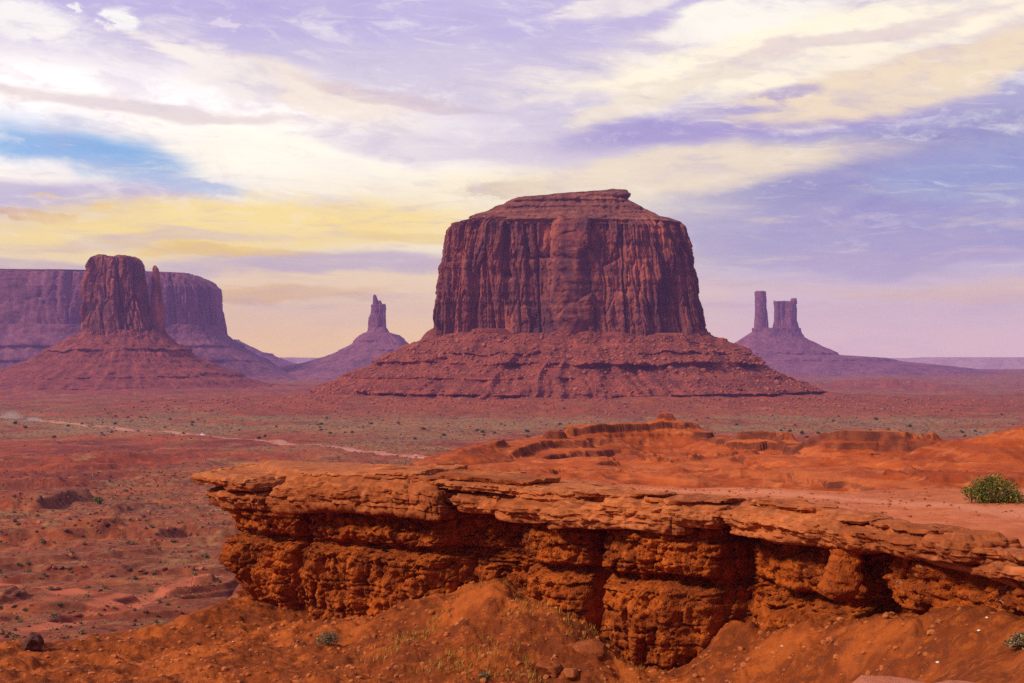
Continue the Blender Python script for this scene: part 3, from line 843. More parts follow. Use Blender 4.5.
# ------------------------------------------------------------------ buttes and mesas
def loft(name, Y0, secs, mat, parent, ratio=0.6, nexp=2.6, ncol=500, nrow=120, flute=(0, 25, 250), fine=(0, 8), rough=(0, 12),
         strata=(0, 8), ledges=(), gully=(0, 60), crack=0.0, seed=0.0, top=True, maxdep=None, topamp=0.0, wobble=(0, 100), foot=(0, 0), panel=(0, 30), facets=(), topfn=None):
    """a rock body given by the left and right ends of its level sections (top to bottom), rounded in depth and weathered"""
    secs = sorted(secs)
    py = np.array([s[0] for s in secs], float)
    rows = np.linspace(py[0], py[-1], nrow)
    rows = np.unique(np.concatenate([rows, py]))
    pl_ = np.interp(rows, py, [s[1] for s in secs]); pr_ = np.interp(rows, py, [s[2] for s in secs])
    xl, _, z = pix(pl_, rows, Y0); xr, _, _ = pix(pr_, rows, Y0)
    cx, w = (xl + xr) / 2, (xr - xl) / 2
    dep = w * ratio
    if maxdep: dep = np.minimum(dep, maxdep + 0.25 * np.maximum(0, dep - maxdep))
    th = np.linspace(0, 2 * math.pi, ncol, endpoint=False)
    c, s_ = np.cos(th), np.sin(th)
    ex = np.sign(c) * np.abs(c) ** (2 / nexp); ey = np.sign(s_) * np.abs(s_) ** (2 / nexp)
    X = cx[:, None] + w[:, None] * ex[None]; Y = Y0 + dep[:, None] * ey[None]; Z = np.repeat(z[:, None], ncol, 1)
    nx, ny = ex[None] / np.maximum(w[:, None], 1), ey[None] / np.maximum(dep[:, None], 1)
    nl = np.hypot(nx, ny) + 1e-9
    nx, ny = nx / nl, ny / nl
    o = seed * 13.7
    D = np.zeros(X.shape)
    scale_ok = sstep(w, 0.0, 20.0)[:, None]
    if wobble[0]:
        D += wobble[0] * fbm(X / wobble[1] + o, Y / wobble[1], Z / wobble[1] * 0.15, 2) * (0.25 + 0.75 * np.abs(s_)[None])
    if flute[0]:
        a, l, lz = flute   # rounded buttresses with creases between them
        wz = 0.22 * perlin(X / (l * 2) + o, Y / (l * 2), Z / (l * 1.6))
        b1 = np.abs(perlin(X / (l * 1.9) + o + wz, Y / (l * 1.9) + wz, Z / lz)) * 2.0
        b2 = np.abs(perlin(X / (l * 0.8) + o + 5 + wz, Y / (l * 0.8), Z / (lz * 0.6))) * 2.0
        b3 = np.abs(perlin(X / (l * 0.36) + o + 9, Y / (l * 0.36) + wz, Z / (lz * 0.35))) * 2.0
        D += a * (1.5 * np.minimum(b1, 0.75) + 0.62 * np.minimum(b2, 0.8) + 0.22 * b3)
    if crack:
        q = np.abs(perlin(X / flute[1] * 0.62 + o + 9, Y / flute[1] * 0.62, Z / (flute[2] * 1.5)))
        D -= crack * (1 - sstep(q, 0.0, 0.05))
    if fine[0]:
        a, l = fine
        D += a * fbm(X / l + o, Y / l, Z / (l * 3.5), 3)
    if rough[0]:
        a, l = rough
        D += a * fbm(X / l, Y / l + o, Z / l, 4)
    if strata[0]:
        a, l = strata
        D += a * np.tanh(3 * perlin(X / 260.0 + o, Y / 260.0, Z / l))
    if gully[0]:
        a, l = gully
        down = np.linspace(0, 1, len(rows))[:, None] ** 0.7
        ang = np.arctan2(Y - Y0, X - cx[:, None])
        D += a * down * ridged(np.cos(ang) * w.mean() / l + o, np.sin(ang) * w.mean() / l, Z / 400.0, 3)
    for (lp, amp, thick) in ledges:
        zl = float(pix(512, lp, Y0)[2])
        zw = zl + 4 * perlin(X / 90 + o, Y / 90, 0.5)
        u = (Z - zw) / thick
        pres = sstep(fbm(X / 120 + o, Y / 120, lp * 0.37, 3), -0.42, 0.08)
        jag = 1 + 0.8 * perlin(X / 18, Y / 18, lp)
        D += amp * pres * jag * np.where(u < 0, sstep(u, -0.45, 0.0), np.exp(-np.maximum(u - 0.7, 0) / 1.3))
    if panel[0]:   # broken plates standing proud of the face
        a, l = panel
        D += a * np.tanh(7 * perlin(X / l + o, Y / l, Z / (l * 1.9) + 3)) + 0.6 * a * np.tanh(7 * perlin(X / (l * 0.45) + o, Y / (l * 0.45), Z / l))
    arc = th[None] * w.mean() * 1.25 + 6.0 * perlin(X / 40.0, Y / 40.0, Z / 60.0)
    for fi, (fa, lu, lv, fc) in enumerate(facets):
        of, eg = facet(arc / lu, Z / lv + 0.25 * perlin(X / 50, Y / 50, fi), int(seed * 10) + 20 * fi, 1.1)
        D += 2 * fa * of - fc * (1 - sstep(eg, 0.0, 0.13))
    if flute[0] or wobble[0]: D -= D.mean() + 1.2 * D.std()
    D *= scale_ok
    X = X + D * nx; Y = Y + D * ny
    if foot[0] or foot[1]:
        wt_ = (1 - np.linspace(0, 1, len(rows))[:, None]) ** 3
        Z = Z - wt_ * (foot[0] * np.maximum(0, Y0 - Y) + foot[1] * (0.4 - fbm(X / 38 + o, Y / 38, 0.3, 3)))
    if top:
        fs = [0.0, 0.25, 0.5, 0.72, 0.88]
        tx, ty, tz = X[0], Y[0], Z[0]
        mx, my = tx.mean(), ty.mean()
        TX = np.stack([mx + (tx - mx) * f for f in fs]); TY = np.stack([my + (ty - my) * f for f in fs])
        TZ = np.stack([tz + topamp * (1 - f) for f in fs])
        if topamp or True: TZ = TZ + (topamp * 0.6) * fbm(TX / 14, TY / 14, 0.7, 3)
        X, Y, Z = np.concatenate([TX, X]), np.concatenate([TY, Y]), np.concatenate([TZ, Z])
        if topamp: Z[5:8] += topamp * 0.5 * fbm(X[5:8] / 14, Y[5:8] / 14, 0.7, 3)
    if topfn is not None:      # notches and humps along the skyline, dying out downwards
        kk_ = np.interp(Z, [z[-1], z[0] - 0.35 * (z[0] - z[-1]), z[0]], [0, 0, 1])
        Z = Z - kk_ * topfn(X / Y0 * FPX + 512) * Y0 / FPX
    v = np.stack([X, Y, Z], -1).reshape(-1, 3)
    f = grid_faces(X.shape[0], ncol, closed=True, flip=True)
    ob = obj(name, v, f, mat, parent)
    return ob, v, (X.shape[0], ncol)

def base_at(px, Y):
    x, y, _ = pix(px, 400, Y)
    return (float(x), float(y), float(valley_base(np.hypot(x, y))))

# the big flat-topped butte in the middle
BY = 1650
big = empty('butte', base_at(570, BY))
tag(big, 'massive flat topped red butte with sheer fluted cliffs in the centre', 'butte', 'buttes and spires of the valley')
MERR_TAL = [(327, 436, 704), (333, 430, 708), (338, 424, 716), (345, 411, 730), (351, 400, 740), (356, 393, 747), (363, 380, 752), (372, 362, 768), (380, 348, 784), (386, 339, 797), (391, 327, 806), (394, 318, 814), (397, 304, 824), (401, 270, 850),
            (406, 230, 880), (412, 170, 930), (420, 90, 1000), (430, 0, 1080)]
tal, talv, talshape = loft('talus', BY, MERR_TAL, M_TALUS, big, ratio=0.62, nexp=2.15, ncol=1400, nrow=230, rough=(6.0, 30), fine=(2.2, 9), gully=(26.0, 60),
                 ledges=[(359, 11, 9.5), (389, 11, 8.5), (402, 4, 6.0), (348, 5, 4.5), (375, 4, 4.0)], strata=(0.8, 6), seed=1, maxdep=300, foot=(0.075, 11))
loft('cliff', BY, [(222, 462, 672), (225, 452, 681), (229, 446, 684.5), (232, 444.5, 686), (245, 443, 689), (258, 441, 692.5), (270, 439, 694), (280, 439.5, 695), (300, 438, 697), (316, 436, 699), (331, 435.5, 703), (338, 435, 704)],
     M_CLIFF, big, ratio=0.46, nexp=3.0, ncol=1500, nrow=180, flute=(6, 36, 480), fine=(0.8, 9), rough=(0.9, 5), strata=(0.8, 9), crack=6, seed=2, wobble=(14, 95), facets=[(5.0, 34, 130, 2.4), (2.6, 14, 70, 1.5), (1.2, 6, 24, 0.8)])
loft('cap', BY, [(190, 600, 628), (191, 588, 630), (194, 560, 630.5), (197, 532, 630), (199, 514, 629), (202, 508, 632), (206, 497, 641), (209, 492, 643), (213, 479, 654), (216, 474, 659), (219, 466, 667), (222, 460, 676), (225, 451, 683), (229, 449, 683)],
     M_CAPR, big, ratio=0.44, nexp=2.8, ncol=900, nrow=90, fine=(2.5, 9), rough=(3.0, 14), strata=(3.4, 7), seed=3, topamp=1.6, wobble=(8, 60))

# the mitten shaped butte on the left with its thumb
WY = 2600
mit = empty('butte', base_at(120, WY))
tag(mit, 'mitten shaped red butte with a thin thumb spire beside its blocky tower', 'butte', 'buttes and spires of the valley')
MIT_TAL = [(328, 82, 162), (334, 80, 165), (340, 68, 170), (346, 57, 178), (350, 52, 187), (356, 43, 192), (362, 33, 203), (368, 16, 215), (374, 0, 229), (380, -22, 245), (388, -50, 264), (394, -90, 300), (402, -150, 350), (412, -220, 420)]
mtal, mtalv, mtshape = loft('talus', WY, MIT_TAL, M_TALUS, mit, ratio=0.8, nexp=2.1, ncol=900, nrow=150, rough=(5, 30), fine=(2.5, 12), gully=(20, 60),
     ledges=[(348, 9, 9), (375, 10, 10), (386, 8, 9)], strata=(1.0, 8), seed=4, foot=(0.03, 12))
loft('cliff', WY, [(257, 93, 136), (259, 91, 140), (262, 90.5, 142.5), (272, 89.5, 143.5), (283, 87, 144.2), (295, 86.5, 145.5), (308, 85, 149), (316, 84, 152), (326, 82, 156), (338, 80, 160)],
     M_CLIFF, mit, ratio=0.8, nexp=2.7, ncol=500, nrow=120, flute=(8, 34, 600), fine=(1.5, 12), rough=(1.5, 8), crack=8, seed=5, topamp=5, wobble=(7, 60), topfn=lambda p: np.interp(p, [88, 91, 94, 102, 108, 111, 114, 118, 122, 134, 138, 141, 145], [7, 3, 1.5, -1.0, 0.0, 2.6, 2.4, 0.4, -0.4, 0.0, 1.6, 4.0, 8.0]), facets=[(5.5, 28, 130, 4.0), (3.0, 13, 60, 2.5)])
loft('thumb', WY, [(266, 153.4, 156.2), (269, 152.4, 158.6), (273, 152.6, 159.2), (280, 152.2, 159.8), (291, 151.8, 161.4), (304, 150.6, 162.6), (316, 149, 163.6), (327, 147, 164.5), (338, 145, 166)],
     M_CLIFF, mit, ratio=0.9, nexp=2.4, ncol=160, nrow=100, flute=(0, 18, 300), fine=(1.6, 7), rough=(0.8, 5), seed=6, topamp=1.5)

# the long mesa behind it
SY = 4200
mesa = empty('mesa', base_at(60, SY))
tag(mesa, 'long hazy flat mesa stretching behind the mitten shaped butte on the left', 'mesa', 'buttes and spires of the valley')
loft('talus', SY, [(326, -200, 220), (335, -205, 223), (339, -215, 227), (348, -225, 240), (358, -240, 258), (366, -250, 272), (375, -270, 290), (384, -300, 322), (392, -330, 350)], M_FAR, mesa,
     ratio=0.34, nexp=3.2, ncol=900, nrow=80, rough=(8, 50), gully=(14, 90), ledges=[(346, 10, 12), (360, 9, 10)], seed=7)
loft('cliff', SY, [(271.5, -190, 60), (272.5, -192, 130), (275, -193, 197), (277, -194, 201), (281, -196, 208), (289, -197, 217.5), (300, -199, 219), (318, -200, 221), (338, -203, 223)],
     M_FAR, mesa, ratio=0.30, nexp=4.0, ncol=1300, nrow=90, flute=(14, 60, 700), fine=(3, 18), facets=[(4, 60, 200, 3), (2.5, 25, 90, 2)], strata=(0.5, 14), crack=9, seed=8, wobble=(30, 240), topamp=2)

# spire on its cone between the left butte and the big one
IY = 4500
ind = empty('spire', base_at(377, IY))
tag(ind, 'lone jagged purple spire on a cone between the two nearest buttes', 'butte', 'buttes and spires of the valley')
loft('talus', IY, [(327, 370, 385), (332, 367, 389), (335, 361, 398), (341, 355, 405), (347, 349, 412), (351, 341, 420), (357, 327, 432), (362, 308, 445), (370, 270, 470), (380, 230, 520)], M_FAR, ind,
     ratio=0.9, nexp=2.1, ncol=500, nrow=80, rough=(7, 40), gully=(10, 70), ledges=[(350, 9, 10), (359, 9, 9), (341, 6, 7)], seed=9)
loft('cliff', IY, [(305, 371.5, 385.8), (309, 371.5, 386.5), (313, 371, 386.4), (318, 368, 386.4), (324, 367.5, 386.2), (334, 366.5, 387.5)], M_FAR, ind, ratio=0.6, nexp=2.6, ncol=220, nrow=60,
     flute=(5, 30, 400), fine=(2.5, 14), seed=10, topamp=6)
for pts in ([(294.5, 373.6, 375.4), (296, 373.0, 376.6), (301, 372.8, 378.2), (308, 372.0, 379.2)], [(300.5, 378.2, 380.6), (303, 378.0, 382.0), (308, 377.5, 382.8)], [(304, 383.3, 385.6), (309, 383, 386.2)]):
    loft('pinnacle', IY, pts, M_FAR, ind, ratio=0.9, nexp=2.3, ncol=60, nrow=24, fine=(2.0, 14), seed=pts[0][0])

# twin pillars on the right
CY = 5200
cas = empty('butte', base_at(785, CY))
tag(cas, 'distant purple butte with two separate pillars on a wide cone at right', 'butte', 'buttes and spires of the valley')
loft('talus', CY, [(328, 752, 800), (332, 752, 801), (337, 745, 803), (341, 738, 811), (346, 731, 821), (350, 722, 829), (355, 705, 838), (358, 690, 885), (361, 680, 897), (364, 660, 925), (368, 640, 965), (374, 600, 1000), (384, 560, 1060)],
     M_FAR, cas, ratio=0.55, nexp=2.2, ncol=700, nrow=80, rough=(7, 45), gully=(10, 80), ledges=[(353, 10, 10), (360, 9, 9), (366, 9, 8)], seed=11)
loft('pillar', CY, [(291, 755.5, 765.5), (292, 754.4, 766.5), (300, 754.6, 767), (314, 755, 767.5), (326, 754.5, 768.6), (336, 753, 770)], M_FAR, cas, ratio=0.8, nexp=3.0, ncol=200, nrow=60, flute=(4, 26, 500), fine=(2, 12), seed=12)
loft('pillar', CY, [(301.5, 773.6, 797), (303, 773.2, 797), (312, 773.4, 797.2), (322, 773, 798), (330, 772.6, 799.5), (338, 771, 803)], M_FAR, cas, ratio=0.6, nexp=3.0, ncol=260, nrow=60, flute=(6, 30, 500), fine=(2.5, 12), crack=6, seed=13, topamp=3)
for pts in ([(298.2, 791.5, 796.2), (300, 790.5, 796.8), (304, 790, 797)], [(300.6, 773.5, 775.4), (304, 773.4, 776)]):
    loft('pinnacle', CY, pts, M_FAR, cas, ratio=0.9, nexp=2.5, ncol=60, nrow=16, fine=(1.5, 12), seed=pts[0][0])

# far mesas and the plateau that closes the horizon
fm = loft('mesa', 7000, [(357.2, 925, 1330), (358.5, 905, 1380), (362, 890, 1400), (370, 850, 1450), (378, 820, 1500)], M_HAZED, None, ratio=0.2, nexp=3, ncol=500, nrow=30, rough=(10, 80), gully=(14, 120), seed=14)[0]
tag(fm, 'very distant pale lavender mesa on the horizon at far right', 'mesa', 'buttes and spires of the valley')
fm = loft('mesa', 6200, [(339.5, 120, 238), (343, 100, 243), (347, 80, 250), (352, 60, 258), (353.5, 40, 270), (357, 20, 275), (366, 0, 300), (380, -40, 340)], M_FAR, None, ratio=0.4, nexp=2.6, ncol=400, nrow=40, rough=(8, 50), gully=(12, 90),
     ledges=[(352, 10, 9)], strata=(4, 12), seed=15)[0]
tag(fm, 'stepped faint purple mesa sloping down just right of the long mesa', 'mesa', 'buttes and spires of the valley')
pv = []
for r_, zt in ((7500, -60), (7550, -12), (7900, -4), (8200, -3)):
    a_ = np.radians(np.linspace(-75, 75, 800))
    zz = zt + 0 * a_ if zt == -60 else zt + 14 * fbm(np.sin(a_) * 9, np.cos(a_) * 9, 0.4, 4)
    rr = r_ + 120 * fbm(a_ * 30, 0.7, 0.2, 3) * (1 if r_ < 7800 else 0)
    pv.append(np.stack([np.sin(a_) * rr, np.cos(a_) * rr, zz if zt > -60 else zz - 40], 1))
pl_o = obj('plateau', np.concatenate(pv), grid_faces(4, 800, flip=True)[:, ::-1], M_HAZED)
tag(pl_o, kind='structure')

# ------------------------------------------------------------------ near ledge: soil top, mudstone wall, caprock slabs
ledge = empty('rock_ledge', (0.0, 60.0, -14.0))
tag(ledge, 'long overhanging sandstone ledge jutting out from the right above the valley', 'rock ledge')

BACK = np.array([(192, 73.8), (215, 75.6), (245, 76.4), (340, 75.6), (440, 70.6), (560, 65.0), (640, 62.6), (700, 60.6), (830, 60.0), (1024, 61.5), (1150, 63), (1300, 66), (1500, 70)], float)
def backP(px):
    Y = np.interp(px, BACK[:, 0], BACK[:, 1])
    return np.stack([(px - 512) / FPX * Y, Y], -1)
TOPZ = -6.62
pxs = np.concatenate([np.arange(238, 1060, 2.0), np.linspace(1060, 1500, 90)])
front = rimP(pxs) - rimN(pxs) * (0.35 + 1.6 * (1 - sstep(pxs, 275, 310)))[:, None]
backe = backP(pxs)
vs = np.concatenate([[0.0], np.linspace(0.01, 1, 70)])
TX = front[None, :, 0] + (backe[None, :, 0] - front[None, :, 0]) * vs[:, None]
TY = front[None, :, 1] + (backe[None, :, 1] - front[None, :, 1]) * vs[:, None]
TZ = TOPZ + 0.09 * fbm(TX / 3.5, TY / 3.5, 0.6, 4) + 0.14 * fbm(TX / 11, TY / 11, 2.6, 2) + 0.02 * fbm(TX / 0.5, TY / 0.5, 1.6, 2)
TZ -= 0.70 * (1 - sstep(vs, 0.02, 0.26))[:, None] + 0.9 * (1 - sstep(pxs, 238, 266))[None]
trackY = np.interp(pxs, [600, 700, 800, 900, 1024, 1500], [61.5, 59.0, 57.5, 54.5, 50.5, 46])
track = np.exp(-((TY - trackY[None]) / np.interp(pxs, [600, 800, 1024], [1.0, 1.3, 2.0])[None]) ** 2) * sstep(pxs, 560, 680)[None]
sk1 = rimP(pxs) - rimN(pxs) * 4.1
rows = [np.stack([sk1[:, 0], sk1[:, 1], np.full(len(pxs), -7.3)], -1), np.stack([front[:, 0], front[:, 1], TZ[0] - 0.22], -1)] + [np.stack([TX[i], TY[i], TZ[i]], -1) for i in range(len(vs))]
rows.append(np.stack([backe[:, 0], backe[:, 1] + 0.25, TZ[-1] - 0.9], -1))
rows.append(np.stack([backe[:, 0], backe[:, 1] - 1.6, np.full(len(pxs), -8.0)], -1))
trk = np.concatenate([np.zeros((2, len(pxs))), track, np.zeros((2, len(pxs)))])
bare = np.repeat((1 - sstep(pxs, 470, 640))[None], len(trk), 0)
bare[:2] = 1; bare[-2:] = 1
rows = np.stack(rows)
obj('soil_top', rows.reshape(-1, 3), grid_faces(rows.shape[0], len(pxs)), M_TOP, ledge, attrs=dict(track=trk.ravel(), bare=bare.ravel()))

# wall under the cap: offsets (metres, outward) for upper tier, groove, top and foot of the lower tier
WALL = np.array([
    (100, -1.18, -1.70, -1.40, -1.90), (205, -1.18, -1.80, -1.40, -2.00), (222, -0.88, -1.70, -1.20, -2.00), (268, -0.98, -1.70, -1.20, -1.70), (280, -1.48, -2.10, -1.70, -2.10),
    (287, -4.00, -4.00, -3.40, -2.80), (293, -1.28, -1.90, -1.30, -1.20), (303, -0.78, -1.50, -0.80, -0.80), (400, -0.68, -1.50, -0.60, -0.50), (430, -0.78, -1.60, -0.80, -0.80), (441, -1.38, -2.10, -1.50, -1.60),
    (451, -2.40, -2.60, -2.50, -2.50), (502, -2.60, -2.90, -2.80, -2.80), (508, -2.40, -2.90, -2.40, -2.40), (513, -0.88, -1.60, -1.10, -1.10), (545, -0.68, -1.50, -0.80, -0.70), (578, -0.78, -1.60, -0.90, -0.90),
    (586, -2.40, -3.00, -2.60, -2.30), (591, -2.40, -2.90, -2.20, -1.80), (596, -0.48, -1.20, -0.40, -0.35), (640, -0.23, -1.00, 0.25, 0.25), (685, -0.28, -1.05, 0.15, 0.10), (704, -0.48, -1.20, -0.20, -0.30), (710, -1.08, -1.70, -1.00, -0.90),
    (716, -3.3, -3.2, -2.8, -2.2), (727, -3.2, -3.0, -2.7, -2.0), (734, -1.68, -2.20, -2.20, -1.20), (760, -1.48, -2.10, -1.90, -0.70), (800, -1.38, -2.10, -1.80, -0.60), (828, -1.58, -2.30, -1.90, -0.80), (862, -1.58, -2.30, -1.80, -0.90), (870, -0.98, -1.70, -1.50, -0.90),
    (915, -0.68, -1.60, -1.30, -0.90), (935, -1.18, -2.00, -1.60, -1.10), (965, -1.48, -2.10, -1.70, -1.20), (975, -1.08, -1.70, -1.30, -1.00), (1010, -0.78, -1.50, -1.20, -1.00), (1060, -1.08, -1.70, -1.30, -1.00), (1500, -1.08, -1.70, -1.30, -1.00)], float)
_bk = backP(np.linspace(1300, 300, 60)) - np.array([0, 1.4])
wrap = [tuple(q) for q in _bk] + [(-13.6, 74.3), (-15.6, 73.9), (-17.0, 73.2), (-17.9, 72.4)]
wp = np.concatenate([np.full(60, 100.0), [110, 140, 170, 196.0]])
pp = np.arange(206, 1500, 1.0)
pathP = np.concatenate([np.array(wrap), rimP(pp)])
pathpx = np.concatenate([wp, pp])
seg = np.concatenate([[0], np.cumsum(np.hypot(*(np.diff(pathP, axis=0).T)))])
sN = np.arange(0, seg[-1], 0.062)
PX = np.interp(sN, seg, pathpx)
Pxy = np.stack([np.interp(sN, seg, pathP[:, 0]), np.interp(sN, seg, pathP[:, 1])], -1)
k9 = np.ones(25) / 25
Pxy = np.stack([np.convolve(np.pad(Pxy[:, i], 12, mode='edge'), k9, 'valid') for i in (0, 1)], -1)
T = np.gradient(Pxy, axis=0); T /= np.linalg.norm(T, axis=1, keepdims=True)
Nn = np.stack([T[:, 1], -T[:, 0]], -1)
k41 = np.ones(61) / 61
Nn = np.stack([np.convolve(np.pad(Nn[:, i], 30, mode='edge'), k41, 'valid') for i in (0, 1)], -1)
Nn /= np.linalg.norm(Nn, axis=1, keepdims=True)
zr = np.arange(-7.3, -16.6, -0.066)
pw = PX + 5 * perlin(sN / 1.3, 0.5, 0.5)
U, G_, LT, LB = (np.interp(pw, WALL[:, 0], WALL[:, i]) for i in (1, 2, 3, 4))
for a_, b_, bu in ((206, 284, 0.7), (293, 444, 0.8), (511, 586, 1.0), (594, 712, 1.25), (733, 863, 0.8), (869, 966, 0.8), (974, 1075, 0.6)):   # each bay swells like a pillar
    t_ = np.clip((pw - (a_ + b_) / 2) / ((b_ - a_) / 2), -1, 1)
    bulge = bu * (np.sqrt(np.maximum(0, 1 - t_ ** 2)) - 0.62) * (np.abs(t_) < 1)
    U = U + 0.8 * bulge; G_ = G_ + 0.7 * bulge - 0.12 * (np.abs(t_) < 1); LT = LT + bulge; LB = LB + 0.9 * bulge
ZZ = np.repeat(zr[:, None], len(sN), 1)
SS = np.repeat(sN[None], len(zr), 0)
zt = -10.35 + 0.18 * perlin(sN / 2.0, 3.3, 0.1) + np.interp(PX, [820, 960, 1024], [0, 0.7, 0.8])
dzt = ZZ - zt[None]
up = U[None] + 0.25 * np.sin(np.clip((dzt - 0.2) / 2.6, 0, 1) * math.pi) - 0.12
lowt = np.clip(-(dzt + 0.25) / 3.9, 0, 1)
low = LT[None] + (LB - LT)[None] * lowt + 0.30 * np.sin(np.clip(lowt * 1.15, 0, 1) * math.pi) ** 0.7
base = np.where(dzt > 0, G_[None] + (up - G_[None]) * sstep(dzt, 0.02, 0.40), G_[None] + (low - G_[None]) * sstep(-dzt, 0.05, 0.55))
Xb = Pxy[None, :, 0] + Nn[None, :, 0] * base; Yb = Pxy[None, :, 1] + Nn[None, :, 1] * base
rib = ridged(SS / 1.05, ZZ / 4.2 + 0.3 * perlin(SS / 0.7, ZZ / 0.7, 1), 0.7, 3)
def billow(x, y, z, octv=4, gain=0.55):
    t, a = 0.0, 1.0
    for i in range(octv):
        t = t + a * (2.0 * np.abs(perlin(x + 7.7 * i, y - 3.3 * i, z + 1.9 * i)) - 0.45)
        x, y, z = x * 2.05, y * 2.05, z * 2.05
        a *= gain
    return t
wq = 0.25 * fbm(SS / 0.8, ZZ / 0.8, 15.2, 2)
nod = 0.55 * billow(SS / 0.95 + wq, ZZ / 0.8 + wq, 5.2, 4) + 0.45 * fbm(SS / 0.9, ZZ / 0.75, 5.2, 4)
blk = perlin(SS / 2.6, ZZ / 2.2, 8.0)
strat = np.tanh(2.5 * perlin(SS / 5.0, 0.3, ZZ / 0.33))
fin = billow(SS / 0.36, ZZ / 0.40, 2.2, 3)
lowm = sstep(-dzt, 0.0, 0.6)
rib2 = np.abs(perlin(SS / 0.8 + 0.3 * perlin(SS / 1.1, ZZ / 1.1, 4), ZZ / 2.6, 2.7)) * 2
D = 0.46 * blk + 0.46 * lowm * rib2 + 0.12 * rib * (0.4 + 0.6 * lowm) + 0.17 * nod + 0.10 * strat * (1 - 0.5 * lowm) + 0.08 * fin - 0.15 * lowm
wu = 0.18 * perlin(SS / 0.9, ZZ / 0.9, 21.0)
f1, e1 = facet(SS / (1.25 - 0.35 * lowm) + wu, ZZ / (0.85 + 0.7 * lowm) + wu, 101, 1.2)
f2, e2 = facet(SS / 0.50 + wu * 2, ZZ / (0.34 + 0.45 * lowm) + wu * 2, 131, 1.2)
f3, e3 = facet(SS / 0.22, ZZ / 0.17, 161, 1.2)
D += 0.42 * f1 + 0.22 * f2 + 0.09 * f3 - 0.26 * (1 - sstep(e1, 0, 0.08)) - 0.13 * (1 - sstep(e2, 0, 0.11))
joint = np.abs(perlin(SS / 1.5, ZZ / 5.0, 12.0))
D -= 0.28 * (1 - sstep(joint, 0.0, 0.06)) * (0.5 + 0.5 * perlin(SS / 1.0, ZZ / 1.0, 4.4))
hj = np.abs(perlin(SS / 3.2, 6.6, ZZ / 0.9))
D -= 0.20 * (1 - sstep(hj, 0.0, 0.07))
Xb = Xb + Nn[None, :, 0] * D; Yb = Yb + Nn[None, :, 1] * D
Zb = ZZ + 0.05 * nod
obj('cliff_face', np.stack([Xb, Yb, Zb], -1).reshape(-1, 3), grid_faces(len(zr), len(sN), flip=True), M_WALL, ledge)

